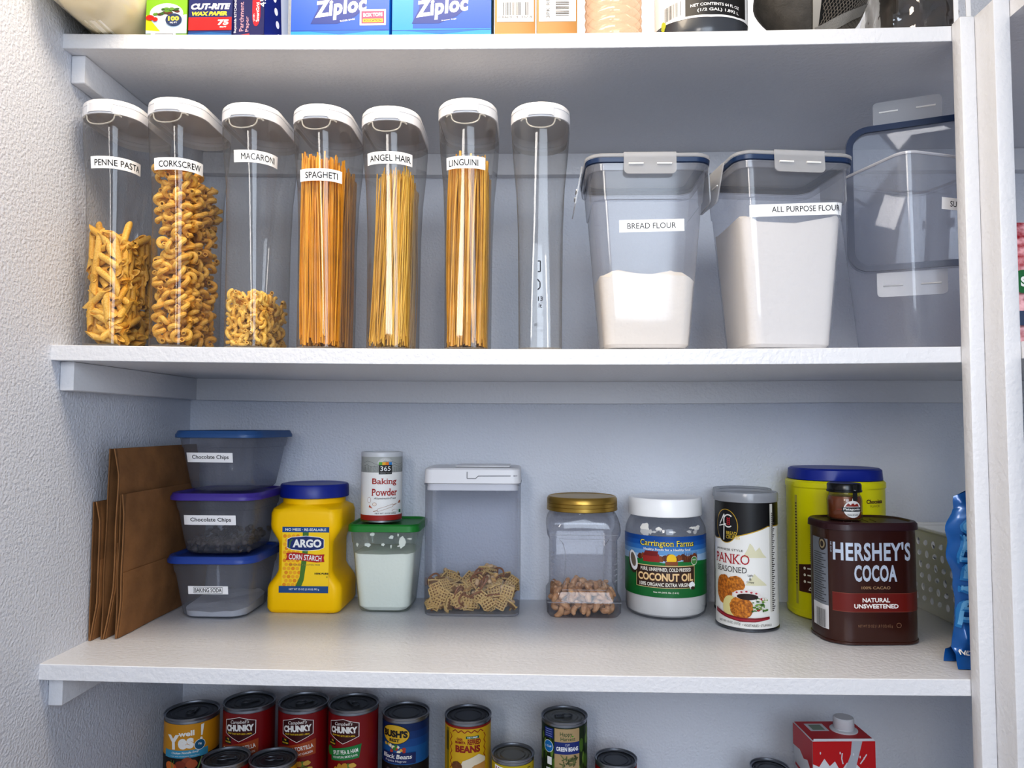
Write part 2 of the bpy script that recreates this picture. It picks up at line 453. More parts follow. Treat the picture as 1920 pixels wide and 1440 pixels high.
fill(ck, 1, 305, .010, .250, .0128, .0060, .0070, 'curled corkscrew pasta piece inside the container marked CORKSCREW', 'pasta', 'corkscrew pieces in the second container', 8, flatness=3, topf=lambda x, y: .250-.14*(y+.06)+.006*math.sin(x*150+y*60))
def arc3(r, a, n): return [(r*math.sin(-a/2+a*i/n), r*math.cos(-a/2+a*i/n)-r*.6, 0) for i in range(n+1)]
mk = [tubemesh(arc3(.0064, 3.3, 9), .0026, 8, yel, True, 'macaroni'), tubemesh(arc3(.0070, 2.8, 9), .0026, 8, pm('#f8d680', '#eab850'), True, 'macaroni')]
fill(mk, 2, 296, .006, .076, .0074, .0068, .003, 'small elbow macaroni inside the container marked MACARONI', 'pasta', 'macaroni elbows in the third container', 3, flatness=3)
def strands(ci, n, r, L, m, name, label, group, seed, tilt=.02, flat=1, zj=.01, twist=0, alt=None):
    x0, h, root, k = CT[ci]; q = random.Random(seed); org = root.location
    src = []
    for v in range(4):
        bend = (-.004, -.0015, .002, .0045)[v]
        pts = [(bend*math.sin(PI*i/8), 0, L*i/8) for i in range(9)]
        src.append(tubemesh(pts, r, 5, m if v % 2 else (alt or m), False, name, flat=flat))
    cnt = 0; tries = 0; pl = []
    while cnt < n and tries < 20000:
        tries += 1
        x = q.uniform(-.027, .027); y = q.uniform(-.056, .056) if q.random() < .5 else q.uniform(-.057, -.025)
        if not inside(.01, k, x, y, .0035): continue
        if any(math.hypot(x-a, y-b) < r*1.7 for a, b in pl): continue
        lx = x+q.gauss(0, .004)+twist*(y+.05)*.25+tilt; ly = y+q.gauss(0, .005)
        lx = max(-.0285, min(.0285, lx)); ly = max(-.057, min(.057, ly))
        if not inside(.15, k, lx, ly, .002): lx *= .85; ly *= .95
        dx, dy = (lx-x)/L, (ly-y)/L
        # not through the wall at the top
        e = Vector((dx, dy, 1)).to_track_quat('Z', 'Y').to_matrix().to_4x4()
        c = link_copy(src[cnt % 4], name, Matrix.Translation((org.x+x, org.y+y, org.z+.0055+abs(q.gauss(0, zj)))) @ e @ Matrix.Rotation(q.uniform(0, 6), 4, 'Z'), label, 'pasta', group)
        pl.append((x, y)); cnt += 1
    for s in src: bpy.data.objects.remove(s)
strands(3, 290, .00125, .250, mat('#f6b23a', .4, var=.25, vscale=30), 'spaghetti', 'thick golden spaghetti strand standing in the container marked SPAGHETI', 'spaghetti strands in the fourth container', 1, tilt=-.004, zj=.006, twist=.5, alt=mat('#e39c2a', .4, var=.25, vscale=30))
strands(4, 298, .00088, .228, mat('#f8cc60', .4, var=.25, vscale=30), 'angel_hair', 'fine angel hair strand standing in the container marked ANGEL HAIR', 'angel hair strands in the fifth container', 2, tilt=.012, zj=.007, alt=mat('#e3b048', .4, var=.25, vscale=30))
strands(5, 240, .00165, .248, mat('#f0bd58', .4, var=.25, vscale=30), 'linguini', 'flat linguini strand standing in the container marked LINGUINI', 'linguini strands in the sixth container', 4, tilt=.003, flat=.5, zj=.006, alt=mat('#d9a03c', .4, var=.25, vscale=30))

# ------------------------------------------------------------------ flour containers
navy = mat('#162f52', .35)
FB = clear('#f4f5f8', haze=.20, edge=.5, edgecol='#c9ccd4', hazecol='#dfe2ea', rough=.12)
FF = clear('#f2f3f6', haze=.42, edge=.4, edgecol='#dfe2e6', hazecol='#f0f0f0', rough=.15)
def flap(name, parent, w, h, M, hole=True):
    """a locking clip, built in x (width) z (down), thin in y"""
    b = MB(); r = .006; n = 5; out = [(-w/2, 0), (w/2, 0)]
    for cx, s in ((w/2-r, 1), (-w/2+r, -1)):
        for i in range(n+1):
            a = (-PI/2*i/n) if s > 0 else (-PI/2-PI/2*i/n); out.append((cx+r*math.cos(a), -h+r+r*math.sin(a)))
    rg = [[tuple(M @ Vector((x, yy, z))) for x, z in out] for yy in (-.0018, 0)]
    b.loft(rg, FF)
    for sx in (-1, 1):
        cx = sx*w*.27
        p = [(cx-w*.14, -.0024, -h*.55), (cx+w*.14, -.0024, -h*.55)]
        b.tube([M @ Vector(v) for v in p], .0012, mat('#f4f2ee', .3), 6)
    return b.build(name, parent)
def sec_flour(h, H, sh=0):
    t = h/H; g = 1.10 if H == .2601 else 1; hw = (.0565+(.0765-.0565)*t)*g; hd = (.050+(.066-.050)*t)*g
    return rrect(hw-sh, hd-sh, .017+.003*t-sh*.5, 6)
def flour_container(x, y, rz, H, label, word, tape, lid=True):
    root = empty('flour_container', (x, y, f2(x)), label, 'container', rz=rz)
    b = MB()
    lv = [(0, .006), (.002, .002), (.008, 0), (H*.25, 0), (H*.5, 0), (H*.80, 0), (H*.803, -.0015), (H*.985, -.0015), (H*.985, -.0035), (H, -.0035)]
    b.prism([(z, sec_flour(z, H, s)) for z, s in lv], FB, True, False)
    b.build('clear_body', root)
    A = Art(ringfn(lambda z: sec_flour(z, H, 0)), .008)
    u0, hw2, v0, rot = tape
    c, s_ = math.cos(rot), math.sin(rot)
    A.poly([(u0+a*c-d*s_, v0+a*s_+d*c) for a, d in ((-hw2, -.008), (hw2, -.008), (hw2, .008), (-hw2, .008))], mat('#fafafa', .3))
    if word == 'SUGAR': A.text(word, u0+.004, v0, .0078, ink(), w=.032, bold=.004)
    elif len(word) > 14: A.text(word, u0+.011, v0+.0015, .0076, ink(), w=hw2*2*.72, bold=.004, rot=rot)
    else: A.text(word, u0, v0, .0076, ink(), w=hw2*2*.75, bold=.004, rot=rot)
    A.build('label_tape', root)
    if lid:
        l = MB(); g = lambda d: rrect(.083-d, .0725-d, .022-d*.5, 6)
        l.prism([(H+.0055, g(.001)), (H+.006, g(0)), (H+.009, g(0)), (H+.0105, g(.002)), (H+.0105, g(.010)), (H+.005, g(.014)), (H+.004, g(.03))], FF, False, True)
        lo = l.build('lid', root)
        l = MB(); l.prism([(H-.002, g(.003)), (H-.001, g(.001)), (H+.0045, g(.0005)), (H+.0055, g(.002))], navy, False, True); l.build('gasket', lo)
        l = MB(); l.prism([(H-.012, g(.0045)), (H-.0115, g(.0025)), (H-.003, g(.0015)), (H-.0022, g(.003))], FB, False, False); l.build('rim_band', lo)
        flap('clip', lo, .068, .029, Matrix.Translation((0, -.0745, H+.010)) @ Matrix.Rotation(-.06, 4, 'X'))
        a = .18
        flap('clip', lo, .066, .056, Matrix.Translation((-.0845, 0, H+.006)) @ Matrix.Rotation(-PI/2, 4, 'Z') @ Matrix.Rotation(-a, 4, 'X'))
        flap('clip', lo, .066, .050, Matrix.Translation((.0845, 0, H+.006)) @ Matrix.Rotation(PI/2, 4, 'Z') @ Matrix.Rotation(-a*.25, 4, 'X'))
    else:
        b = MB(); b.tube([(a, c2, H) for a, c2 in sec_flour(H, H, .0015)], .0019, clear(haze=.8, edge=.2, hazecol='#f0f0f4'), 6, closed=True); b.build('rim', root)
    return root
def flour_mass(name, root, H, level, label, c, seed, bumpy=.006, tilt=0):
    q = random.Random(seed); b = MB(); n = 8
    rings = []
    m = mat(c, .8, bump=.5, bscale=120)
    for z in [.0045, .009]+[level*.3, level*.6, level*.85]:
        rings.append([(p[0], p[1], z) for p in sec_flour(z, H, .005 if z < .006 else .0016)])
    def top(x, y, f): return level+tilt*x+bumpy*noise.noise(Vector((x*40+seed, y*40, 1)))*2+bumpy*.5*noise.noise(Vector((x*120+seed, y*120, 1)))+f
    for s in (1, .98, .85, .65, .45, .25, .08):
        base = sec_flour(level, H, .0016)
        rings.append([(p[0]*s, p[1]*s, top(p[0]*s, p[1]*s, 0)) for p in base])
    b.loft(rings, m)
    o = b.build(name); o.location = root.location; o.rotation_euler = root.rotation_euler
    return tag(o, label, 'flour', kind='stuff')
fr = flour_container(.7855, -.327, 0, .247, 'lidded clear container a third full, marked BREAD FLOUR', 'BREAD FLOUR', (.004, .0425, .164, .02))
flour_mass('bread_flour', fr, .247, .101, 'cream bread flour heaped in the bottom of its clear container', '#faf0e2', 3, .010)
fr = flour_container(.9720, -.318, math.radians(7), .250, 'lidded clear container nearly full, marked ALL PURPOSE FLOUR', 'ALL PURPOSE FLOUR', (.004, .066, .186, .06))
flour_mass('white_flour', fr, .250, .172, 'white all purpose flour filling its clear container', '#f8f2ea', 9, .007)
fr = flour_container(1.180, -.292, math.radians(17), .2601, 'lidless empty clear container half hidden by the white post', 'SUGAR', (.003, .026, .196, 0), lid=False)
# the loose lid leaning behind it
def loose_lid():
    root = empty('container_lid', (1.186, -.284, f2(1.2)+.001), 'square clear lid with dark blue gasket standing upright inside the lidless container', 'lid', tilt=(math.radians(-2), 0, math.radians(-22)))
    N = 7; zc = .232; WX, WZ = .092, .111
    b = MB(); b.loft([[(p[0], y, zc+p[1]) for p in rrect(WX-d, WZ-d, .03, N)] for y, d in ((0, .004), (-.002, 0), (-.006, 0), (-.0075, .003))], clear('#eceef2', haze=.16, edge=.3, edgecol='#aab0b8', hazecol='#b9bcc4'))
    b.build('lid_panel', root)
    b = MB(); o = [(p[0], zc+p[1]) for p in rrect(WX-.0015, WZ-.0015, .030, N)]; i2 = [(p[0], zc+p[1]) for p in rrect(WX-.0105, WZ-.0105, .022, N)]
    rg = [[(a[0], -.008, a[1]) for a in o], [(a[0], -.0115, a[1]) for a in o], [(a[0], -.0115, a[1]) for a in i2], [(a[0], -.008, a[1]) for a in i2], [(a[0], -.008, a[1]) for a in o]]
    b.loft(rg, navy, False, False); b.build('gasket', root)
    flap('clip', root, .090, .036, Matrix.Translation((-.008, -.002, zc+WZ)) @ Matrix.Rotation(PI, 4, 'Y'))
    flap('clip', root, .090, .036, Matrix.Translation((-.008, -.002, zc-WZ)))
    return root
loose_lid()
# ------------------------------------------------------------------ shared bits for groceries
def scaled(o, s): o.scale = (s, s, s); return o
def heap(srcs, root, n, half, ztop, mind, labels, cat, group, seed, z0=.004, wild=.6, front=.5):
    q = random.Random(seed); pts = []; tries = 0; hw, hd = half; rzm = Matrix.Rotation(root.rotation_euler.z, 4, 'Z')
    while len(pts) < n and tries < 30000:
        tries += 1
        x = q.uniform(-hw, hw); y = q.uniform(-hd, hd)
        if q.random() < front: y = q.uniform(-hd, -hd*.3)
        zt = ztop(x, y)
        z = q.uniform(z0, zt) if q.random() < .6 else zt*q.uniform(.8, 1)
        if z < z0: continue
        if any((x-a)**2+(y-b)**2+(z-c)**2 < mind*mind for a, b, c in pts): continue
        pts.append((x, y, z))
    for i, (x, y, z) in enumerate(pts):
        j = q.randrange(len(srcs)); s = srcs[j]
        e = Euler((q.gauss(0, wild), q.gauss(0, wild), q.uniform(0, 6.3)))
        lab = labels[j % len(labels)]; grp = group[j % len(group)]; ct = cat[j % len(cat)]
        link_copy(s, s.name.split('.')[0], Matrix.Translation(root.location) @ rzm @ Matrix.Translation((x, y, z)) @ e.to_matrix().to_4x4(), lab, ct, grp)
    for s in srcs: bpy.data.objects.remove(s)

# ------------------------------------------------------------------ paper bags against the left wall
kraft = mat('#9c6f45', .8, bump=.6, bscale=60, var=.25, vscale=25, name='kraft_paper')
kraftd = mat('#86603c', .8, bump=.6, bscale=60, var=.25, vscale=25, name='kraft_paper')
def paper_bag(x, yf, yb, h, t, lean, label, seed, gus=.035, fold=None):
    root = empty('paper_bag', (x, 0, f3(0)+.0005), label, 'bag', 'folded paper bags by the left wall')
    q = random.Random(seed)
    def sheet(name, top2d, m, h0=0, h1=h, thick=.0009):
        """top2d(zf) -> polyline of (x,y)"""
        b = MB(); NZ = 22; rg = []
        for j in range(NZ+1):
            z = h0+(h1-h0)*j/NZ; pl = top2d(z/h)
            L = [(px+.0011*noise.noise(Vector((px*50, py*14+seed, z*16)))*1.2, py, z) for px, py in pl]
            Rr = []
            for i, (px, py, pz) in enumerate(L):
                a = L[max(i-1, 0)]; c = L[min(i+1, len(L)-1)]; dx, dy = c[0]-a[0], c[1]-a[1]; l = math.hypot(dx, dy) or 1
                Rr.append((px-dy/l*thick, py+dx/l*thick, z))
            rg.append(L+Rr[::-1])
        b.loft(rg, m); return b.build(name, root, 50)
    def prof(zf):
        pinch = min(1, .18+zf*3.2)*min(1, .45+(1-zf)*4); tt = t*pinch; X = lean*zf*h
        ys = [yb+(yf-yb)*i/10 for i in range(11)]
        A = [(X, y) for y in ys]
        mid = [(X+tt*.35, yf+gus*.5), (X+tt*.5, yf+gus), (X+tt*.65, yf+gus*.5)]
        B = [(X+tt, y) for y in ys[::-1]]
        return A, mid, B
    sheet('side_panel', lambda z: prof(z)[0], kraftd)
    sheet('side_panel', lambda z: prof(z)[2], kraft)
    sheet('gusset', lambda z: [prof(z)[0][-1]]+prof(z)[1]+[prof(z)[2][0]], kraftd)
    def flapf(z):
        A, mid, B = prof(z); return [(B[0][0]+.0014, y) for y in [yf+.004+(yb+.03-yf)*i/8 for i in range(9)]]
    sheet('folded_base', flapf, kraft, 0, h*.58 if fold is None else h*fold)
    return root
paper_bag(.0035, -.300, -.03, .196, .0095, .0, 'short folded brown paper bag standing flat against the left wall', 2)
paper_bag(.0165, -.292, -.03, .272, .0145, .012, 'tallest folded brown paper bag standing by the left wall', 5, fold=.5)
paper_bag(.0350, -.288, -.04, .206, .0055, .006, 'medium brown paper bag whose broad side faces the plastic tubs', 9, gus=.02, fold=.45)

# ------------------------------------------------------------------ stack of lidded tubs
TUB = clear('#e2e4e9', haze=.20, edge=.30, edgecol='#8f949e', hazecol='#c4c8d2', rough=.15)
def tubsec(z, H, sh=0):
    t = z/H; hw = .053+.014*t-sh; hd = .060+.014*t-sh; return rrect(hw, hd, .026, 7)
def plastic_tub(x, y, z, H, rz, lidc, label, word, tape):
    root = empty('plastic_tub', (x, y, z), label, 'tub', rz=rz)
    b = MB()
    b.prism([(a, tubsec(a, H, s)) for a, s in ((0, .007), (.0015, .003), (.006, .0003), (H*.3, 0), (H*.6, 0), (H*.75, 0), (H*.76, -.0012), (H-.002, -.0012))], TUB, True, False)
    b.build('clear_body', root)
    l = MB(); g = lambda d: rrect(.0745-d, .0815-d, .032-d*.5, 8); m = mat(lidc, .4)
    l.prism([(H-.007, g(.001)), (H-.0065, g(0)), (H-.002, g(0)), (H+.001, g(.0018)), (H+.004, g(.003)), (H+.0048, g(.005)), (H+.0045, g(.009)), (H+.0008, g(.012)), (H+.0008, g(.02))], m, False, True)
    l.build('lid', root)
    A = Art(ringfn(lambda q: tubsec(q, H)), .003, base=.0007, lift=.0002); u, v, w, hh, rot = tape
    A.rect(u-w/2, u+w/2, v-hh/2, v+hh/2, mat('#f4f4f6', .35))
    if word == 'BAKING SODA':
        for p in (((-.36, -.36), (.36, -.36)), ((-.36, .36), (.36, .36)), ((-.36, -.36), (-.36, .36)), ((.36, -.36), (.36, .36))):
            A.line([(u+a*w, v+b*hh) for a, b in p], .0005, ink(), lay=2)
    A.text(word, u+(.0 if word == 'BAKING SODA' else .002), v, hh*.52, ink(), w=w*(.68 if word == 'BAKING SODA' else .78), bold=.012)
    A.build('label_tape', root)
    return root
zs = f3(.1)+.0005
tb0 = plastic_tub(.1225, -.112, zs, .0965, 0, '#2a4a9a', 'bottom plastic tub of the stack, blue lid, holding white baking soda', 'BAKING SODA', (-.002, .047, .064, .013, 0))
tb1 = plastic_tub(.1245, -.112, zs+.1020, .0935, 0, '#4b3a96', 'middle plastic tub of the stack, purple lid, with dark chips inside', 'Chocolate Chips', (-.004, .055, .084, .0155, 0))
tb2 = plastic_tub(.1320, -.112, zs+.2020, .0925, math.radians(-6), '#2f5688', 'topmost empty plastic tub of the stack, with a steel blue lid', 'Chocolate Chips', (-.008, .054, .080, .0155, 0))
sod = MB(); rg = []
for z in (.003, .007): rg.append([(p[0], p[1], z) for p in tubsec(z, .0965, .004)])
for s in (1, .9, .7, .5, .25, .06):
    rg.append([(p[0]*s, p[1]*s, .012+.010*(p[1]*s+.06)/.12+.004*noise.noise(Vector((p[0]*s*60, p[1]*s*60, 2)))) for p in tubsec(.012, .0965, .004)])
sod.loft(rg, mat('#f6f6f6', .9, bump=.5, bscale=150)); so = sod.build('baking_soda'); so.location = tb0.location
tag(so, 'white baking soda lying in the bottom of the lowest tub', 'powder', kind='stuff')
cp = []
for v in range(2):
    b = MB(); prof = [(0, .001), (.0002, .0042), (.0012, .0050), (.003, .0043), (.0048, .0026), (.006, .001)]
    b.lathe([(r*(1+.08*v), z) for z, r in prof], mat('#5d5350' if v else '#463c3a', .5), 12); cp.append(b.build('chocolate_chip'))
heap(cp, tb1, 150, (.048, .055), lambda x, y: .017+.012*(y+.05)/.1, .0072, ['dark chocolate chip lying at the bottom of the middle tub'], ['chocolate chip'], ['chocolate chips in the middle tub'], 4, wild=.8)

# ------------------------------------------------------------------ yellow corn starch jar
def starch_jar():
    root = empty('plastic_jar', (.2555, -.0695, f3(.25)+.0003), 'yellow plastic jar with a pinched waist and dark blue lid', 'jar')
    Y = mat('#ffcb00', .4, spec=.3, name='yellow_plastic')
    P = [(0, .056, .052, .012), (.002, .0590, .0555, .012), (.008, .0625, .0585, .014), (.040, .0625, .0585, .014), (.047, .0600, .0575, .014), (.060, .0500, .0565, .014), (.068, .0460, .0560, .014), (.072, .0455, .0560, .014), (.112, .0455, .0560, .014), (.118, .0470, .0560, .014), (.132, .0560, .0575, .016), (.138, .0592, .0590, .018), (.145, .0600, .0592, .018), (.163, .0600, .0592, .020), (.170, .0585, .0580, .024), (.174, .0545, .0550, .035), (.178, .0525, .0525, .0522), (.192, .0520, .0520, .0517)]
    b = MB(); b.prism([(z, rrect(a, d, r, 8)) for z, a, d, r in P], Y)
    b.build('jar_body', root)
    l = MB(); bl = mat('#142a8c', .38)
    n = 96
    def ridged(r): return [((r-(.0004 if i % 2 else 0))*math.sin(2*PI*i/n), -(r-(.0004 if i % 2 else 0))*math.cos(2*PI*i/n)) for i in range(n)]
    l.prism([(.1870, circ(.0560, n)), (.1880, ridged(.0580)), (.2070, ridged(.0575)), (.2095, circ(.0555, n)), (.2100, circ(.052, n)), (.2092, circ(.050, n))], bl); l.build('lid', root)
    A = Art(planar((.0045, -.0568, 0), (1, 0, 0), (0, 0, 1)), base=.0022)
    blue = mat('#1d4f88', .4); wh = mat('#f4f4f0', .4); gr = mat('#4d7a2c', .5); red = mat('#b3191e', .4); kr = mat('#f2ad22', .45); kd = mat('#e8930f', .45)
    x0, x1 = -.0400, .0380
    A.rect(x0, x1, .040, .141, mat('#fdd31c', .4))
    q = random.Random(3); A.n += 1; L = A.n
    for j in range(13):
        for i in range(4):
            A.ell(-.0355+i*.0072+(j % 2)*.003, .0475+j*.0066, .0032, .0031, kr if (i+j) % 3 else kd, 10, lay=L)
    A.poly([(-.006, .133), (.004, .133), (.003, .10), (-.003, .055), (-.008, .042), (-.018, .042), (-.010, .060), (-.006, .10)], gr)
    A.rect(x0, x1, .1330, .1420, blue); A.text('NO MESS · RE-SEALABLE', -.001, .1375, .0042, wh, w=.068, bold=.02)
    A.poly([(-.032, .122), (-.024, .1255), (0, .1275), (.022, .1255), (.030, .122), (.030, .108), (.022, .1045), (0, .1025), (-.024, .1045), (-.032, .108)], wh)
    A.poly([(-.0312, .1215), (-.024, .1246), (0, .1266), (.022, .1246), (.0292, .1215), (.0292, .1085), (.022, .1054), (0, .1034), (-.024, .1054), (-.0312, .1085)], mat('#1a2f6e', .4))
    A.text('ARGO', .0015, .1150, .0135, wh, w=.048, bold=.045)
    A.line([(-.028, .108), (-.0265, .118), (-.023, .122)], .0022, gr)
    A.poly([(-.033, .0990), (-.02, .1005), (0, .0985), (.018, .0965), (.031, .0975), (.0295, .0920), (.031, .0850), (.018, .0840), (0, .0862), (-.02, .0885), (-.034, .0875), (-.031, .0930)], red)
    A.text('CORN STARCH', -.001, .0920, .0092, wh, w=.055, bold=.02, serif=True, rot=-.06)
    A.text('NATURALLY GLUTEN FREE', -.002, .0800, .0022, mat('#9c8a4a', .5), w=.052, bold=.01)
    A.text('100% PURE', .0265, .0660, .0032, ink(), w=.023, bold=.035); A.ell(.0355, .0605, .0013, .0013, ink()); A.ell(.0355, .0605, .0008, .0008, mat('#fdd31c', .4))
    A.rect(x0-.004, x1, .0455-.011, .0455, blue); A.text('NET WT 35 OZ (2.18 LB) 993 g', -.002, .0400, .0040, wh, w=.050, bold=.01)
    A.build('label', root)
starch_jar()

# ------------------------------------------------------------------ green-lidded box of powder + baking powder tin
def powder_tub():
    root = empty('plastic_tub', (.3860, -.0700, f3(.38)+.0003), 'square clear tub with a green lid, mostly full of white powder', 'tub')
    H = .139
    def s(z, sh=0): t = z/H; return rrect(.0435+.0115*t-sh, .0435+.0115*t-sh, .016, 6)
    b = MB(); b.prism([(z, s(z, d)) for z, d in ((0, .008), (.002, .003), (.009, 0), (H*.5, 0), (H*.83, 0), (H*.835, -.001), (H, -.001))], clear('#f2f6f2', haze=.12, edge=.4, edgecol='#b8c2b8', hazecol='#e6ece6', rough=.1), True, False); b.build('clear_body', root)
    l = MB(); g = lambda d: rrect(.0605-d, .0605-d, .02-d*.3, 7)
    l.prism([(H-.004, g(.001)), (H-.0035, g(0)), (H+.006, g(.0005)), (H+.0085, g(.003)), (H+.0085, g(.006)), (H+.005, g(.009)), (H+.005, g(.02))], mat('#1d7c2e', .4), False, True); l.build('lid', root)
    b = MB(); rg = [[(p[0], p[1], z) for p in s(z, .0012+d)] for z, d in ((.003, .007), (.010, .0006), (.05, 0), (.085, 0))]
    for k in (1, .9, .7, .5, .3, .08):
        rg.append([(p[0]*k, p[1]*k, .0985+.0022*noise.noise(Vector((p[0]*k*70, p[1]*k*70, 5)))) for p in s(.097, .0014)])
    m = mat('#fbfbfa', .9, bump=.3, bscale=200)
    b.loft(rg, m); o = b.build('white_powder'); o.location = root.location; tag(o, 'white powder filling the green-lidded tub', 'powder', kind='stuff')
    A = Art(ringfn(lambda z: s(z, .0016)), .005, base=0); q = random.Random(5)
    for i in range(9): A.blob(q.uniform(-.045, .05), q.uniform(.108, .132), q.uniform(.002, .007), q.uniform(.0015, .005), m, i, .6, 12)
    A.blob(.032, .118, .007, .012, m, 3, .4); A.build('powder_smear', root)
    return root, H+.0085
pt, pth = powder_tub()
def powder_tin():
    r, H = .0345, .118
    root = empty('powder_tin', (.3730, -.0740, pt.location.z+pth+.0002), 'white baking powder tin with a red foot, standing on the green lid', 'tin')
    al = mat('#b9bcc0', .3, 1)
    b = MB(); b.lathe([(r-.001, 0), (r+.0006, .0006), (r+.0006, .003), (r-.0002, .0035), (r-.0002, H-.006), (r+.0006, H-.0055)], al, top=False); b.build('tin_body', root)
    b = MB(); b.lathe([(r+.0009, H-.008), (r+.0010, H-.002), (r+.0002, H), (r-.002, H), (r-.003, H-.0015)], mat('#c9ccd0', .3), bot=False); b.build('lid', root)
    A = Art(cyl(r, .36), .004); z1 = H-.008; C = PI*r
    gry = mat('#a9aca9', .5); rd = mat('#a82a22', .45); dk = mat('#6f7370', .5)
    A.rect(-C, C, .0038, z1, mat('#eeeeec', .45)); A.rect(-C, C, .0038, .0125, rd, lay=2)
    A.rect(-C, C, z1-.026, z1, gry, lay=2)
    q = random.Random(8)
    A.n = 3
    for i in range(60):
        u = -.045+.09*i/60; A.line([(u, z1-.026), (u+q.uniform(-.002, .002), z1-.017+q.uniform(-.002, .003))], .0005, dk, lay=3)
    for i in range(24):
        a = PI*i/23; A.line([(.006*math.cos(a), z1-.012+.006*math.sin(a)), (.013*math.cos(a), z1-.012+.011*math.sin(a))], .0004, paper(), lay=3)
    A.line([(-.04+i*.008, z1-.010+.003*math.sin(i*1.3)) for i in range(11)], .0006, dk, lay=4)
    A.line([(-.04+i*.008, z1-.015+.002*math.sin(i*2)) for i in range(11)], .0006, dk, lay=4)
    A.n = 5
    A.rect(-.0105, .0115, z1-.029, z1-.013, ink())
    for i, cc in enumerate(('#5aa02c', '#e8b020', '#e07a1a', '#2f7fc0')): A.rect(-.0105+i*.0055, -.005+i*.0055, z1-.0135, z1-.0085, mat(cc, .5), lay=6)
    A.n = 7
    A.text('365', .0005, z1-.0195, .0078, paper(), w=.017, serif=True); A.text('EVERYDAY VALUE', .0005, z1-.0268, .0012, paper(), w=.018)
    A.text('Baking', 0, .0680, .0125, rd, w=.043, bold=.012, serif=True); A.text('Powder', 0, .0510, .0118, rd, w=.045, bold=.012, serif=True)
    A.text('Aluminum-Free', .001, .0410, .0033, mat('#55524e', .5), w=.038, shear=.2, bold=.01)
    ln = mat('#b08a72', .6)
    for d in (-.0022, .0022): A.line([(-.012, .021+d), (.014, .029+d)], .0005, ln)
    A.line([(-.012, .0188), (-.012, .0232)], .0005, ln); A.line([(.014, .0268), (.014, .0312)], .0005, ln); A.line([(-.012, .021), (-.019, .0187)], .0012, ln); A.line([(.014, .029), (.021, .0312)], .0012, ln)
    A.ell(-.017, .031, .0035, .0030, ln, lay=20); A.ell(-.017, .031, .0029, .0025, mat('#f0e6dc', .5), lay=21)
    A.ell(-.0265, .038, .003, .005, ln, lay=20); A.ell(-.0265, .038, .0025, .0044, paper(), lay=21)
    A.poly([(-.027, .026), (-.020, .024), (-.026, .030)], mat('#c4512a', .5)); A.ell(.018, .020, .006, .002, ln, lay=20); A.ell(.018, .020, .0054, .0015, paper(), lay=21)
    A.poly([(.024, .032), (.031, .032), (.031, .037), (.0275, .036)], mat('#a86a50', .5)); A.rect(.027, .032, .016, .021, mat('#1f7a4a', .5))
    A.text('NET WT 10 OZ (283g)', .002, .0155, .0028, mat('#55524e', .5), w=.036, bold=.01)
    A.build('label', root)
powder_tin()

# ------------------------------------------------------------------ snack mix canister
BOXC = clear('#f6f7fa', haze=.06, edge=.5, edgecol='#84878f', hazecol='#d6d8e2', rough=.05)
def snack_box():
    root = empty('food_canister', (.5335, -.0720, f3(.53)+.0003), 'clear square canister with white lever lid, snack mix at the bottom', 'canister')
    H = .213; hw, hd = .0790, .0560
    s = lambda d: rrect(hw-d, hd-d, .014, 6)
    b = MB(); b.prism([(0, s(.004)), (.003, s(.001)), (.010, s(.0004)), (.05, s(0)), (.12, s(0)), (.18, s(0)), (H, s(0)), (H+.001, s(-.0015)), (H+.003, s(-.0015)), (H+.003, s(.002))], BOXC, True, False)
    b.prism([(.0008, s(.003)), (.0045, s(.0018))], clear(haze=.4, edge=.2, hazecol='#e6e6e8')); b.build('clear_body', root)
    g = lambda d: rrect(.0800-d, .0570-d, .014-d*.3, 6)
    l = MB(); l.prism([(H-.008, g(.008)), (H-.008, g(.004)), (H+.0035, g(.004)), (H+.0035, g(.001)), (H+.004, g(0)), (H+.026, g(.0006)), (H+.0285, g(.003)), (H+.0292, g(.008)), (H+.0288, g(.010))], white, False, True)
    lo = l.build('lid', root)
    A = Art(ringfn(lambda z: g(.0004)), .01, base=.0003)
    A.line([(-.008, H+.023), (-.008, H+.012), (.006, H+.012), (.0105, H+.016), (.075, H+.0165)], .0011, mat('#5a5c60', .6)); A.build('lever_seam', lo)
    t = MB(); t.box(-.03, .062, -.03, .035, H+.0292, H+.0318, white, .001); t.build('lever', lo)
    return root
sb = snack_box()
def waffle():
    b = MB(); m = mat('#e6c27c', .7, var=.2, vscale=200); S = .0095; n = 5
    for k in range(n):
        a = -S+2*S*k/(n-1)
        b.tube([(a, -S, .0016+.0006), (a, 0, .0030), (a, S, .0016)], .0012, m, 5); b.tube([(-S, a, .0006), (0, a, 0.0020), (S, a, .0006)], .0012, m, 5)
    b.box(-S*.92, S*.92, -S*.92, S*.92, -.0008, .0008, mat('#8f6430', .8)); return b.build('waffle_cereal')
def cracker(sc=1, n='cracker'):
    b = MB(); b.prism([(z, [(x*1.0*sc, y*.72*sc) for x, y in circ(r, 20)]) for z, r in ((-.0014, .005), (-.0010, .0078), (.0004, .0086), (.0014, .0070), (.0018, .003))], mat('#e2bd7c', .7, var=.35, vscale=260, col2='#c08c48')); return b.build(n)
def peanut():
    b = MB(); b.tube([(-.006+i*.0012, 0, 0) for i in range(11)], [.001, .0028, .0036, .0038, .0037, .0036, .0037, .0038, .0036, .0028, .001], mat('#dcb98c', .6), 9); return b.build('peanut')
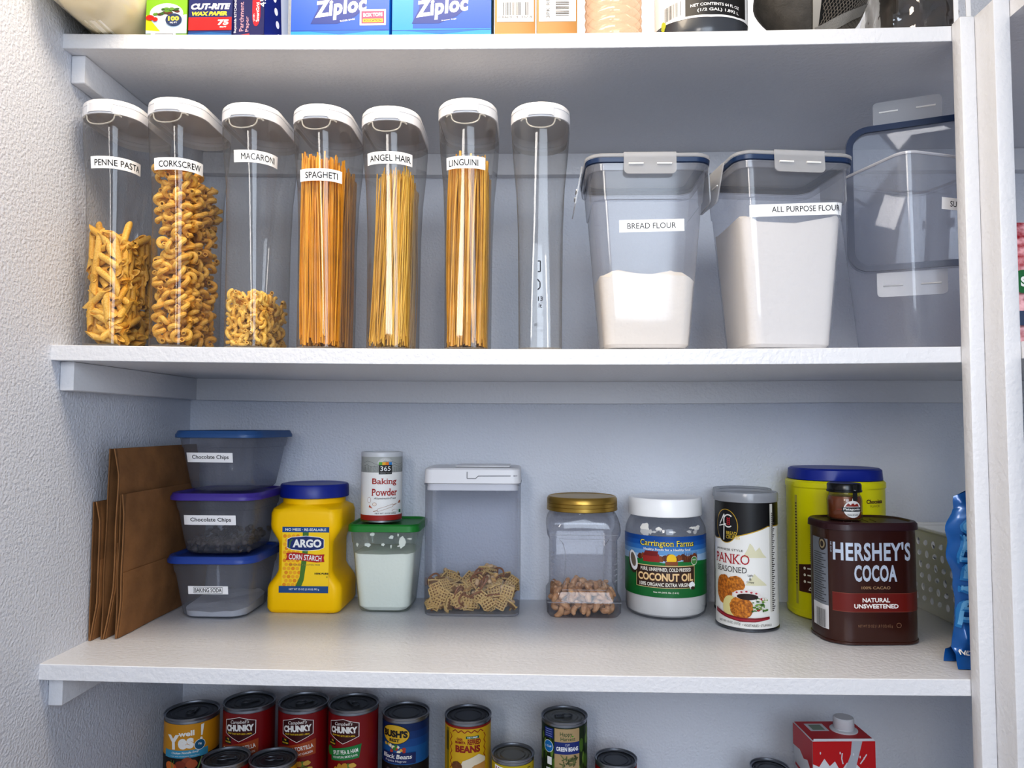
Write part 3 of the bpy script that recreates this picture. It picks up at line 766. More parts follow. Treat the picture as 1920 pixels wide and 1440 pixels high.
def pretzel():
    b = MB(); m = mat('#a0673a', .45, var=.3, vscale=150); r = .0017
    b.tube([(.0125*math.cos(a), .0105*math.sin(a)+.002*math.cos(2*a), 0) for a in [2*PI*i/26 for i in range(26)]], r, m, 6, closed=True)
    b.tube([(-.008, -.007, .0006), (-.002, .001, .0018), (.006, .008, .0006)], r, m, 6); b.tube([(.008, -.007, -.0006), (.002, .001, 0), (-.006, .008, -.0006)], r, m, 6); return b.build('pretzel')
ml = ['crisp waffle-patterned cereal square in the snack mix canister', 'oval golden cracker in the snack mix canister', 'pale peanut in the snack mix canister', 'small brown twisted pretzel in the snack mix canister', 'crisp waffle-patterned cereal square in the snack mix canister', 'oval golden cracker in the snack mix canister']
mc = ['cereal', 'cracker', 'peanut', 'pretzel', 'cereal', 'cracker']; mg = ['waffle cereal squares in the canister', 'oval crackers in the canister', 'peanuts in the canister', 'pretzels in the canister', 'waffle cereal squares in the canister', 'oval crackers in the canister']
front_q = random.Random(31)
ws = waffle()
for i in range(11):
    x = -.060+.012*i+front_q.uniform(-.002, .002); z = .016+front_q.uniform(0, .024)
    link_copy(ws, 'waffle_cereal', Matrix.Translation(sb.location) @ Matrix.Translation((x, -.044+front_q.uniform(0, .004), z)) @ Euler((PI/2+front_q.uniform(-.35, .2), front_q.uniform(0, 3), front_q.uniform(-.3, .3))).to_matrix().to_4x4(), 'crisp waffle-patterned cereal square in the snack mix canister', 'cereal', 'waffle cereal squares in the canister')
bpy.data.objects.remove(ws)
heap([waffle(), cracker(), peanut(), pretzel(), waffle(), cracker(.85)], sb, 260, (.067, .042), lambda x, y: .042+.010*(y+.05)/.1+.012*math.exp(-((x-.03)/.03)**2)+.006*math.sin(x*90), .0092, ml, mc, mg, 12, z0=.008, wild=.7)

# ------------------------------------------------------------------ cashew jar
def cashew_jar():
    root = empty('nut_jar', (.7180, -.0720, f3(.72)+.0003), 'square clear jar with a gold screw lid, cashews at the bottom', 'jar')
    JC = clear('#f4f4f6', haze=.06, edge=.6, edgecol='#6e7076', hazecol='#c9cbd6', rough=.04)
    P = [(0, .050, .012), (.0015, .056, .015), (.008, .0605, .016), (.030, .0610, .016), (.038, .0560, .016), (.045, .0555, .015), (.125, .0555, .015), (.133, .0600, .017), (.140, .0610, .018), (.150, .0605, .022), (.160, .0580, .030), (.166, .0560, .050), (.168, .0545, .0543), (.178, .0540, .0538)]
    b = MB(); b.prism([(z, rrect(a, a, r, 8)) for z, a, r in P], JC, True, False); b.build('clear_body', root)
    # moulded frame on the front and sides
    f = MB(); m = clear('#ffffff', haze=.3, edge=.3, edgecol='#8d9096', hazecol='#d8dae2', rough=.05)
    fr = [(p[0]*.78, p[1]) for p in [(-.052, .128), (.052, .128), (.044, .120), (.040, .108), (.040, .058), (.046, .046), (-.046, .046), (-.040, .058), (-.040, .108), (-.044, .120)]]
    f.tube([(x, -.0572, z) for x, z in fr], .0007, m, 6, closed=True); f.tube([(-.0600, -.0606, .0265), (.0600, -.0606, .0265)], .0008, m, 6); f.tube([(-.055, -.061, .135), (.055, -.061, .135)], .0007, m, 6)
    for sx in (-1, 1):
        for i in range(6): f.tube([(sx*.0535, -.0535, .062+i*.009), (sx*.0495, -.0572, .060+i*.009)], .0010, m, 6)
    f.build('moulded_ridge', root)
    g = mat('#a58742', .32, .75, name='gold_lid'); l = MB()
    l.lathe([(.0590, .170), (.0602, .171), (.0600, .1765), (.0594, .177), (.0600, .1775), (.0600, .1825), (.0594, .183), (.0600, .1835), (.0596, .1900), (.0570, .1935), (.0545, .1940), (.0535, .1930)], g, 64); l.build('lid', root)
    return root
def lathe_fix(): pass
cj = cashew_jar()
def cashew(s=1):
    b = MB(); n = 12; p = []; rr = []
    for i in range(n+1):
        a = -1.35+2.7*i/n; p.append((.0085*s*math.sin(a), .0085*s*math.cos(a)-.005*s, 0)); rr.append(s*.0054*max(.22, math.sin(PI*(i+.6)/(n+1.2))**.5)*(1.12-.25*i/n))
    b.tube(p, rr, mat('#dcae80', .55, var=.5, vscale=120, col2='#c08a5c', name='roasted_cashew'), 9); return b.build('cashew')
heap([cashew(), cashew(.9)], cj, 150, (.049, .049), lambda x, y: .036+.016*math.exp(-(x/.03)**2-((y+.01)/.04)**2), .0108, ['roasted cashew lying in the gold-lidded jar'], ['cashew'], ['cashews in the gold-lidded jar'], 6, z0=.008, wild=1)

# ------------------------------------------------------------------ coconut oil jar
def coconut_jar():
    root = empty('oil_jar', (.8590, -.0745, f3(.86)+.0003), 'round jar with white lid, its blue and green wrap showing a red barn', 'jar')
    R0 = .0680
    b = MB(); b.lathe([(.050, 0), (.060, .001), (.0655, .006), (.0672, .015), (R0-.001, .03), (R0-.001, .135), (.0665, .143), (.0630, .152), (.0595, .158), (.0580, .160), (.0580, .170)], clear('#f2f3f6', haze=.10, edge=.5, edgecol='#80848c', hazecol='#d6d8de', rough=.05), 64, top=False); b.build('clear_body', root)
    wm = mat('#f0ede6', .6, bump=.15, bscale=90)
    b = MB(); b.lathe([(.045, .003), (.058, .004), (.0635, .008), (.0655, .016), (.0660, .030), (.0660, .100), (.0655, .118), (.03, .119)], wm, 64); o = b.build('coconut_oil'); o.location = root.location; tag(o, 'solid white coconut oil filling the lower part of the round jar', 'oil', kind='stuff')
    A = Art(cyl(.0650), .005); q = random.Random(4)
    for i in range(10): A.blob(q.uniform(-.055, .055), q.uniform(.140, .150), q.uniform(.004, .010), q.uniform(.002, .006), wm, i, .6, 12)
    A.blob(-.045, .144, .010, .013, wm, 44, .35); A.build('oil_smear', root)
    l = MB(); l.lathe([(.0600, .164), (.0612, .165), (.0612, .1915), (.0600, .1935), (.0575, .194), (.056, .1935)], whiter, 64); l.build('lid', root)
    A = Art(cyl(R0-.0006, -.22), .004, base=.0003); C = .100
    sky = [mat(c, .35) for c in ('#0f4f9c', '#1b5fae', '#3577bd', '#6c9fd0', '#a9c6e2')]
    z0, z1 = .0375, .135
    for i, m in enumerate(sky):
        A.rect(-C, C, z1-(i+1)*.0075, z1-i*.0075, m, lay=1)
    A.rect(-C, C, .100-.012, z1-.0375, sky[4], lay=1)
    A.rect(-C, C, z0, .0925, mat('#136b33', .35), lay=2)
    gh = mat('#0e4d27', .4); A.poly([(-C, .0925), (-.03, .098), (0, .0925), (.04, .0965), (C, .0925), (C, .088), (-C, .088)], mat('#1a7a3a', .4), lay=3)
    au = mat('#8a4a1e', .5); au2 = mat('#5f2f18', .5)
    A.n = 4
    for i in range(14):
        u = -.040+i*.0072; A.blob(u, .1005+.002*math.sin(i*2.1), .0062, .0060, au if i % 2 else au2, i, .3, 12, lay=4)
    A.ell(.013, .0985, .008, .0085, mat('#f4c61c', .4), lay=5)
    for i in range(8): u = .034+i*.0035; A.poly([(u-.002, .094), (u+.002, .094), (u, .112-.001*(i % 3))], au2, lay=5)
    A.rect(.003, .023, .089, .095, mat('#8a4a1e', .5), lay=6)
    rdd = mat('#9c2a22', .45); A.poly([(-.034, .0935), (-.006, .0935), (-.006, .103), (-.010, .109), (-.030, .109), (-.034, .103)], rdd, lay=7); A.poly([(-.034, .103), (-.010, .103), (-.008, .111), (-.030, .111)], mat('#7c1d1a', .45), lay=8)
    yl = mat('#f6e05a', .4); wh = mat('#f6f2e6', .4); br = mat('#3a2218', .45)
    A.n = 9
    A.text('Carrington Farms', .006, .1223, .0130, ink(), w=.0925, bold=.045, serif=True); A.text('Carrington Farms', .006, .1225, .0122, yl, w=.090, bold=.005, serif=True)
    A.text('Healthy Foods for a Healthy Soul', .006, .1135, .0045, wh, w=.078, bold=.02, serif=True)
    A.rect(-.0475, .0530, .0525, .0885, mat('#d8c08a', .45)); A.rect(-.0465, .0520, .0535, .0870, br)
    A.text('PURE, UNREFINED, COLD PRESSED', .0035, .0815, .0068, wh, w=.084, bold=.02)
    A.text('COCONUT OIL', .0030, .0698, .0135, mat('#6b3a1c', .5), w=.0955, bold=.07); A.text('COCONUT OIL', .0030, .0700, .0125, mat('#efcf9a', .45), w=.0925, bold=.035)
    A.text('100% ORGANIC EXTRA VIRGIN', .001, .0580, .0060, wh, w=.083, bold=.02)
    A.text('Net Wt 54 fl. Oz. (1.6 L)', .004, .0455, .0032, wh, w=.040, bold=.02)
    hull = mat('#3b2518', .6)
    A.ell(-.0560, .0900, .0110, .0185, hull, rot=.25); A.ell(-.0545, .0925, .0095, .0165, mat('#f4f4f4', .4), rot=.3); A.ell(-.0545, .0935, .0058, .0115, mat('#77695a', .5), rot=.3)
    A.blob(.047, .057, .007, .007, mat('#f4f4f4', .5), 3, .4); A.blob(.049, .0525, .005, .003, hull, 5, .3)
    A.ell(.052, .096, .0062, .0072, wh); A.ell(.052, .096, .0055, .0064, mat('#4f8a4a', .5)); A.text('USDA', .052, .0975, .002, wh, w=.007, bold=.02)
    A.build('label', root)
coconut_jar()

# ------------------------------------------------------------------ panko tins
def panko_tin(x, y, label, rz=0, art=True, H=.2095):
    r = .0475
    root = empty('crumb_tin', (x, y, f3(x)+.0003), label, 'tin', rz=rz)
    b = MB(); b.lathe([(r-.002, .0010), (r-.001, 0), (r+.0010, .0006), (r+.0012, .003), (r, .0042), (r-.0004, .005), (r-.0004, H-.012)], mat('#6d7076', .3, .9), 64, top=False); b.build('tin_base', root)
    l = MB(); l.lathe([(r+.0002, H-.0145), (r+.0016, H-.0140), (r+.0016, H-.0035), (r+.0006, H), (r-.001, H+.0003), (r-.003, H-.0005), (r-.0045, H-.003)], clear('#e8eaee', haze=.75, edge=.3, edgecol='#b4b8c0', hazecol='#d5d8de', rough=.2), 64, bot=False); l.build('lid', root)
    A = Art(cyl(r-.0002, -.50), .004); C = PI*r; zt = H-.0140; wp = mat('#ecebe6', .4)
    A.rect(-C, C, .005, zt, wp, lay=1)
    if not art: A.build('label', root); return
    bk = mat('#141416', .4); gd = mat('#c9a53c', .35, .4); rd = mat('#b0202c', .4)
    pts = [(-C, .150)]+[(-.045+.09*i/16, .138+.022*(i/16)**1.6) for i in range(17)]+[(C, .160), (C, zt), (-C, zt)]
    A.poly([(a, b-.0016) for a, b in pts[:18]]+[(C, .158)]+pts[:18][::-1][:0]+[(C, zt), (-C, zt)], gd, lay=2); A.poly(pts, bk, lay=3)
    mt = mat('#dcd8b8', .5); A.poly([(.005, .112), (.012, .124), (.016, .134), (.020, .130), (.024, .122), (.030, .128), (.036, .118), (.042, .112)], mt, lay=2); A.poly([(.008, .070), (.018, .082), (.022, .088), (.028, .082), (.038, .074), (.042, .070)], mt, lay=2)
    A.n = 4
    A.ell(-.0215, .158, .0205, .0262, gd, 40); A.ell(-.0215, .158, .0193, .0250, bk, 40)
    A.line([(-.034, .160), (-.0245, .176), (-.0255, .136)], .0018, wp); A.line([(-.036, .157), (-.021, .161)], .0018, wp)
    A.line([(-.0075+.0-.0095+.0085*math.cos(a), .166+.0095*math.sin(a)) for a in [.8+4.6*i/14 for i in range(15)]], .0019, wp)
    for i in range(4):
        for s in (-1, 1): A.ell(-.0165+s*.0016, .161+i*.0030, .0018, .0011, rd, 8, rot=s*.7, lay=12)
    A.n = 13
    yl = mat('#e0c040', .4); A.text('BREAD', -.0120, .1475, .0052, yl, w=.0170, serif=True); A.text('CRUMBS', -.0095, .1415, .0052, yl, w=.0220, serif=True)
    dk = mat('#4a4644', .5)
    A.text('JAPANESE STYLE', -.0185, .1215, .0042, dk, w=.0490); A.text('PANKO', -.0150, .1085, .0150, rd, w=.0600, serif=True); A.text('SEASONED', -.0150, .0925, .0088, dk, w=.0520, serif=True)
    for i, t in enumerate(('Light', '&', 'Crispy')): A.text(t, .016, .0850-i*.005, .0038, ink(), serif=True)
    bc = [mat(c, .6, var=.4, vscale=300, col2='#8a4a12') for c in ('#d98a2a', '#cf7c22')]
    A.blob(-.026, .060, .016, .024, bc[1], 2, .08, 26); A.blob(-.006, .0700, .0145, .0135, bc[0], 1, .08, 26)
    A.ell(-.014, .0345, .014, .018, mat('#dccf90', .5), 24); A.blob(.002, .0360, .0180, .0180, bc[0], 6, .07, 30)
    A.ell(.0105, .0560, .020, .0075, mat('#e6dcd8', .4), 30); A.ell(.0115, .0530, .0155, .0048, mat('#2a1510', .3), 26)
    for i in range(5): A.ell(-.004+i*.007, .0610-.0012*abs(i-2), .0018, .0014, mat('#b8404a', .5), 8)
    q = random.Random(2)
    gn = [mat(c, .6) for c in ('#4f7a2a', '#2f5a20', '#86a84a', '#e6e4d6')]
    for i in range(44): A.blob(q.uniform(.018, .040), q.uniform(.032, .052), q.uniform(.001, .0042), q.uniform(.0008, .0022), gn[q.randrange(4)], i, .4, 8, lay=40+i)
    A.blob(.027, .0340, .0030, .0024, rd, 5, .1); A.blob(.033, .0500, .004, .002, rd, 8, .2)
    A.poly([(-.044, .030), (-.02, .0235), (.0, .0215), (.022, .0215), (.045, .0235), (.045, .0195), (.022, .0155), (.0, .0150), (-.02, .0180), (-.044, .0230)], mat('#7c1620', .4)); A.poly([(-.044, .0275), (-.02, .0215), (.0, .0190), (.022, .0190), (.045, .0210), (.045, .0195), (.022, .0170), (.0, .0165), (-.02, .0195), (-.044, .0255)], mat('#a6283a', .4))
    A.text('NET WT. 8 OZ. (227g)', -.017, .0115, .0044, dk, w=.036); A.text('• VEGETABLES • STUFFINGS', .026, .0105, .0034, dk, w=.045)
    A.rect(.0475, .053, .03, zt-.002, mat('#d8d6cc', .5))
    for i in range(50): A.rect(.0480, .0480+.003+.0015*(i % 3), .032+i*.003, .0334+i*.003, dk, lay=90)
    A.build('label', root)
panko_tin(.9740, -.1505, 'tall breadcrumb tin in front, black shoulder and golden fried balls on its wrap', rz=0)
panko_tin(.9960, -.0505, 'second breadcrumb tin hidden behind the front one, only its lid rim showing', art=False, H=.206)

# ------------------------------------------------------------------ yellow drink powder canister
def choc_canister():
    root = empty('drink_canister', (1.1430, -.0790, f3(1.15)+.0003), 'large bright yellow canister with a blue lid behind the brown tin', 'canister')
    Y = mat('#e2dc08', .35, name='lime_yellow_plastic')
    a, d = .0765, .0700
    P = [(0, .004), (.003, .0005), (.010, 0), (.012, .0012), (.100, .0012), (.196, .0012), (.198, 0), (.205, 0), (.208, .0025)]
    b = MB(); b.prism([(z, rrect(a-s, d-s, .062, 12)) for z, s in P], Y); b.build('canister_body', root)
    # finger grip hollows as softly raised brackets
    l = MB(); l.prism([(.2085, rrect(a-.004, d-.004, .06, 12)), (.2095, rrect(a-.0035, d-.0035, .06, 12)), (.224, rrect(a-.0045, d-.0045, .06, 12)), (.2265, rrect(a-.008, d-.008, .058, 12)), (.2262, rrect(a-.012, d-.012, .056, 12))], mat('#10298e', .38)); l.build('lid', root)
    A = Art(ringfn(lambda z: rrect(a-.0012, d-.0012, .062, 12)), .005); bw = mat('#4b211b', .45); wh = mat('#eeeadf', .45)
    A.text('Chocolate', .040, .1790, .0062, bw, w=.034, bold=.04, al='c'); A.text('FLAVOR', .040, .1722, .0036, mat('#8a7a20', .5), w=.020)
    A.build('flavor_print', root)
    A = Art(ringfn(lambda z: rrect(a-.0012, d-.0012, .062, 12)), .005)
    A.rect(-.088, -.010, .040, .0800, bw, lay=3); A.poly([(-.088, .0800), (-.045, .0860), (-.010, .0800)], bw, lay=3)
    A.rect(-.0540, -.0380, .048, .080, mat('#7f8fae', .5), lay=4)
    for i in range(4): A.ell(-.0525, .076-i*.008, .0012, .0012, bw, 8, lay=5); A.rect(-.050, -.040, .0752-i*.008, .0768-i*.008, wh, lay=5)
    for i in range(3): A.ell(-.0760, .076-i*.010, .0022, .0022, wh, 12, lay=5); A.rect(-.071, -.058, .075-i*.010, .077-i*.010, wh, lay=5)
    A.n = 6
    A.text('♻', -.066, .046, .007, wh) if False else A.line([(-.069, .044), (-.066, .049), (-.063, .044), (-.069, .044)], .0012, wh)
    for i in range(9): A.rect(-.066, -.0605+.002*(i % 3), .088+i*.003, .0892+i*.003, mat('#6b6420', .5), lay=5)
    A.rect(-.0960, -.0900, .02, .185, mat('#b8b04a', .5), lay=2)
    for i in range(28): A.rect(-.0950, -.0915, .05+i*.0045, .052+i*.0045, mat('#4b3a1b', .5), lay=3)
    A.build('label', root)
    g = MB()
    for sx in (-1, 1):
        pts = [(sx*.064, -.0665+.001, .130), (sx*.056, -.0715, .148), (sx*.042, -.0735, .155), (sx*.026, -.0740, .150), (sx*.016, -.0738, .140)]
        g.tube(pts, [.0006, .0022, .0030, .0022, .0006], Y, 8)
    g.build('finger_grip', root)
choc_canister()
[setattr(o, 'scale', (1, 1, 1.075)) for o in sc.objects if o.name == 'drink_canister']

# ------------------------------------------------------------------ brown cocoa tin
def cocoa_tin():
    root = empty('cocoa_tin', (1.1290, -.2120, f3(1.13)+.0003), 'dark brown rounded cocoa tin with a brown lid', 'tin', rz=math.radians(3))
    B = mat('#38180f', .28, coat=.2, name='brown_printed_tin'); B2 = mat('#3f1b15', .35)
    a, d, H = .0700, .0490, .1660
    S = lambda s: rrect(a-s, d-s, .036, 10)
    b = MB(); b.prism([(0, S(.002)), (.0012, S(-.0006)), (.004, S(-.0006)), (.0048, S(.0006)), (.010, S(.0005)), (.09, S(.0005)), (H-.003, S(.0005))], B); b.build('tin_body', root)
    l = MB(); l.prism([(H-.0035, S(-.0008)), (H-.003, S(-.0022)), (H+.005, S(-.0018)), (H+.0078, S(.0002)), (H+.0078, S(.004)), (H+.0055, S(.0065)), (H+.0055, S(.02))], mat('#34151a', .4), False, True)
    q = random.Random(3)
    for i in range(5): l.tube([(-.035+.012*i, -.018, H+.0056), (-.030+.012*i, .010, H+.0056)], .0008, mat('#3d1a1e', .4), 5)
    l.build('lid', root)
    A = Art(ringfn(lambda z: S(.0005)), .004); wh = mat('#c9d3e2', .3, .25); rd = mat('#6b1d15', .35); w2 = mat('#f0eeea', .4)
    A.rect(-.066, .078, .0470, .0475+.0260, rd, lay=1); A.rect(-.066, .078, .0470, .0476, mat('#8a4a3a', .4), lay=2); A.rect(-.066, .078, .0731, .0737, mat('#8a4a3a', .4), lay=2)
    A.n = 3
    A.text("HERSHEY'S", -.0080, .1330, .0270, wh, w=.1120, bold=.03, sp=1.08); A.text('COCOA', -.0050, .1020, .0240, wh, w=.0620, bold=.035, sp=1.08)
    A.text('100% CACAO', -.0050, .0815, .0040, mat('#a88a68', .4), w=.042, bold=.015)
    A.text('NATURAL', -.0050, .0640, .0062, w2, w=.0400, bold=.03); A.text('UNSWEETENED', -.0050, .0555, .0062, w2, w=.0640, bold=.03)
    A.text('NET WT 23 OZ (1 LB 7 OZ) 652 g', -.0070, .0270, .0048, mat('#8a6a52', .4), w=.0500); A.ell(.0270, .0285, .0036, .0036, mat('#8a6a52', .4)); A.ell(.0270, .0285, .0030, .0030, B)
    A.text('SINCE 1894', -.0665, .1380, .0020, wh, w=.015, rot=PI/2)
    # side panel with small print
    sg = mat('#7a7f88', .4); A.rect(-.1120, -.0720, .018, .148, sg, lay=1)
    A.rect(-.1120, -.0720, .018, .052, mat('#d8d8da', .45), lay=2); A.n = 60; barcode(A, -.086, .033, .022, .026, ink(), 4)
    A.ell(-.083, .140, .0085, .0095, mat('#2a1a14', .4), lay=3); A.ell(-.083, .140, .0060, .0066, mat('#9a8a6a', .4), lay=4); A.ell(-.083, .140, .0036, .0042, mat('#2a1a14', .4), lay=5)
    for i in range(22): A.rect(-.108, -.076-.004*((i*7) % 3), .056+i*.0033, .0572+i*.0033, mat('#33363c', .5), lay=3)
    A.build('label', root)
    return root
ct = cocoa_tin()
def sauce_jar():
    r = .0250
    root = empty('sauce_jar', (1.1070, -.2060, ct.location.z+.1660+.0062), 'small glass jar of caramel spread with a black lid, on the brown tin', 'jar')
    b = MB(); b.lathe([(r-.003, 0), (r-.0008, .0012), (r, .004), (r, .030), (r-.0012, .035), (r-.003, .0375), (r-.0035, .044)], clear('#f4efe8', haze=.03, edge=.5, edgecol='#4a2a18'), 40, top=False); b.build('glass_body', root)
    b = MB(); b.lathe([(r-.004, .0016), (r-.0018, .004), (r-.0015, .030), (r-.0028, .0355), (r-.012, .036)], mat('#7a3d12', .25), 40); o = b.build('caramel_spread'); o.location = root.location; tag(o, 'brown caramel spread inside the small black-lidded jar', 'spread', kind='stuff')
    l = MB(); l.lathe([(r-.0012, .0415), (r+.0002, .042), (r+.0002, .0445), (r-.0006, .045), (r-.0006, .0525), (r-.0022, .0548), (r-.004, .055), (r-.006, .0545)], mat('#101013', .25), 40); l.build('lid', root)
    A = Art(cyl(r, .05), .003); wp = mat('#e4e2de', .4)
    A.ell(.001, .0175, .0135, .0125, wp, 26); A.poly([(-.010, .0215), (-.006, .0265), (-.002, .0235), (.001, .0300), (.003, .0240), (.008, .0262), (.011, .0215)], mat('#8f2a1c', .4))
    A.poly([(-.0012, .026), (.0004, .034), (.002, .026)], wp); A.rect(-.0145, .0140, .0140, .0205, ink()); A.text('Patagonia', 0, .0172, .0046, wp, w=.025, bold=.03); A.rect(-.022, -.014, .0165, .0175, mat('#a04030', .4))
    A.text('Dulce de Leche', .001, .0095, .0022, ink(), w=.016, bold=.01); A.build('label', root)
    # tamper strip over the lid
    A = Art(cyl(r-.0004, .25), .003, base=.0003); A.rect(-.004, .004, .030, .0535, mat('#20201f', .4)); A.text('Est', 0, .045, .002, wp); A.build('seal_strip', root)
sauce_jar()

# ------------------------------------------------------------------ white perforated basket
def basket():
    root = empty('storage_basket', (1.418, -.152, f3(1.2)+.0003), 'white plastic basket pierced with oval holes in the right corner', 'basket')
    m = mat('#f4f4f2', .4, name='white_basket_plastic'); hx, hy, H = .115, .130, .140
    def wall(p0, p1, name):
        """wall with real oval holes, built as a grid of cells around each hole"""
        b = MB(); L = (Vector(p1)-Vector(p0)).length; ux = (Vector(p1)-Vector(p0))/L; nrm = Vector((ux.y, -ux.x, 0))
        nx = max(3, round(L/.0230)); nz = 6; z0, z1 = .012, .128; cw = L/nx; chh = (z1-z0)/nz
        P = lambda u, z, o: Vector(p0)+ux*u+Vector((0, 0, z))+nrm*(o+.012*(z/H))
        for side in (0, .0018):
            b.add([P(0, 0, side), P(L, 0, side), P(L, z0, side), P(0, z0, side)], [(0, 1, 2, 3)], m); b.add([P(0, z1, side), P(L, z1, side), P(L, H, side), P(0, H, side)], [(0, 1, 2, 3)], m)
        for i in range(nx):
            for j in range(nz):
                cu, cz = (i+.5)*cw, z0+(j+.5)*chh; a = .4 if (i+j) % 2 else -.4; K = 16; inn = []; out = []
                for k in range(K):
                    t = 2*PI*k/K; ru, rz_ = cw*.22, chh*.34
                    if (i+j) % 2: ru, rz_ = cw*.30, chh*.22
                    inn.append((cu+ru*math.cos(t)*math.cos(a)-rz_*math.sin(t)*math.sin(a), cz+ru*math.cos(t)*math.sin(a)+rz_*math.sin(t)*math.cos(a)))
                    c, s = math.cos(t), math.sin(t); f = 1/max(abs(c), abs(s)); out.append((cu+c*f*cw/2, cz+s*f*chh/2))
                for side in (0, .0018):
                    b.add([P(u, z, side) for u, z in inn+out], [(k, (k+1) % K, K+(k+1) % K, K+k) for k in range(K)], m)
                b.add([P(u, z, 0) for u, z in inn]+[P(u, z, .0018) for u, z in inn], [(k, (k+1) % K, K+(k+1) % K, K+k) for k in range(K)], m)
        return b.build(name, root)
    c = [(-hx, -hy, 0), (hx, -hy, 0), (hx, hy, 0), (-hx, hy, 0)]
    for i in range(4): wall(c[i], c[(i+1) % 4], 'side_wall')
    b = MB(); b.box(-hx, hx, -hy, hy, .0005, .003, m); b.build('basket_floor', root)
    b = MB(); e = .0135; b.tube([(x, y, H) for x, y in rrect(hx+e, hy+e, .012, 4)], .0035, m, 8, closed=True); b.build('rim', root)
basket()

# ------------------------------------------------------------------ blue snack bag
def snack_bag():
    root = empty('snack_bag', (1.2500, -.342, f3(1.2)+.0003), 'crumpled shiny blue snack mix bag standing against the white post', 'bag')
    NU, NV = 28, 40; w, H = .058, .222
    def P(s, u, v):
        """s=-1 front, +1 back; u,v in 0..1"""
        z = v*H; e = 4*u*(1-u); th = .026*(e**.6)*min(1, (1-v)*5+.06)*min(1, v*4+.42)
        wv = w*(1+.06*math.cos(v*9))*(1+.10*max(0, .2-v)/.2)
        x = -wv+2*wv*u; y = s*th
        n = noise.noise(Vector((u*3.2, v*6, s*3)))*.008+noise.noise(Vector((u*9, v*14, s*5)))*.0032
        y += n*min(1, e*3); z2 = z-(.012*(u-.35)**2*4 if v > .9 else 0)+(.010*v*(1-abs(2*u-.6)))
        if v < .08: y = s*.012+(-.010 if s < 0 else 0)*(1-v/.08)
        return Vector((x+.010*noise.noise(Vector((v*7, 2, 1)))-.004*math.sin(v*3), y, max(.0006, z2)))
    foil = mat('#1760ac', .25, .2, coat=.4, name='blue_foil')
    b = MB()
    for s in (-1, 1):
        vs = [P(s, i/NU, j/NV) for j in range(NV+1) for i in range(NU+1)]
        b.add(vs, [(j*(NU+1)+i, j*(NU+1)+i+1, (j+1)*(NU+1)+i+1, (j+1)*(NU+1)+i) if s < 0 else (j*(NU+1)+i+1, j*(NU+1)+i, (j+1)*(NU+1)+i, (j+1)*(NU+1)+i+1) for j in range(NV) for i in range(NU)], foil)
    b.build('foil_pouch', root, 40)
    def fn(u, v, off):
        p = P(-1, min(1, max(0, (u+w)/(2*w))), min(1, max(0, v/H))); return p+Vector((0, -off, 0))
    A = Art(fn, .0025, base=.0022); A.vstep = .0025; lb = mat('#6fb2e6', .3); wh = mat('#f0f0ee', .4)
    A.text('TRADITIONAL', -.0360, .150, .029, mat('#2b7fc4', .3), w=.205, rot=PI/2-.10, bold=.05, serif=True); A.text('TRADITIONAL', -.0345, .151, .026, lb, w=.200, rot=PI/2-.10, bold=.01, serif=True)
    q = random.Random(5); cols = [mat(c, .55, var=.3, vscale=120) for c in ('#b07a4a', '#c99a5a', '#8a5030', '#d8b880', '#a4643a')]
    for i in range(26): A.blob(-.004+q.uniform(-.020, .045), q.uniform(.010, .075)*(.6 if i < 8 else 1), q.uniform(.006, .012), q.uniform(.006, .011), cols[i % 5], i, .25, 14)
    A.text('NET WT 8.75 OZ', -.0215, .0165, .0058, wh, w=.066, bold=.03, rot=-.10)
    A.build('printed_artwork', root)
snack_bag()

# ------------------------------------------------------------------ cans on the lowest shelf
tin = mat('#9a9ea6', .32, .9, name='tin_metal'); tind = mat('#5d6167', .38, .85, name='tin_lid_metal')
def can(x, y, r, h, z, label, cat, group, cols, art=None, pull=True, th=0, rz=0, bead=True, lidm=None):
    root = empty('food_can', (x, y, z), label, cat, group, rz)
    b = MB(); b.lathe([(r-.003, .002), (r-.001, .0006), (r+.0004, 0), (r+.0010, .0010), (r+.0008, .0028), (r-.0006, .0036), (r-.0008, .006), (r-.0008, h-.008), (r-.0010, h-.0048), (r-.0030, h-.0036), (r-.0020, h-.0030), (r+.0008, h-.0026), (r+.0011, h-.0010), (r+.0004, h), (r-.0006, h-.0006), (r-.0012, h-.0045)], tin, 56, top=False); b.build('can_body', root)
    l = MB(); R2 = r-.0012
    pr = [(R2, h-.0044), (R2-.002, h-.0050), (R2-.003, h-.0044)]
    for k in (.80, .76, .62, .58): pr += [(R2*k+.0006, h-.0044), (R2*k, h-.0038), (R2*k-.0006, h-.0044)]
    l.lathe(pr, lidm or tind, 56, bot=False); lo = l.build('can_lid', root)
    if pull:
        t = MB(); pts = [(.0085*math.cos(a)-.004, .0060*math.sin(a), h-.0022) for a in [2*PI*i/20 for i in range(20)]]
        t.tube(pts, .0011, tind, 6, closed=True); t.box(.001, .016, -.0045, .0045, h-.0032, h-.0020, tind, .001); t.lathe([(.0018, h-.0022), (.0016, h-.0012)], tind, 12, c=(.013, 0)); t.build('pull_tab', root)
        t = root.children[-1]; t.rotation_euler.z = th
    A = Art(cyl(r-.0006, 0), .004); C = PI*r
    A.rect(-C, C, .0055, h-.0085, mat(cols, .4), lay=1); A.n = 1
    if art: art(A, r, h)
    A.build('label', root)
    return root
def star(A, u, v, s, m):
    A.poly([(u+s*(1 if i % 2 else .45)*math.cos(PI*i/5), v+s*(1 if i % 2 else .45)*math.sin(PI*i/5)) for i in range(10)], m)
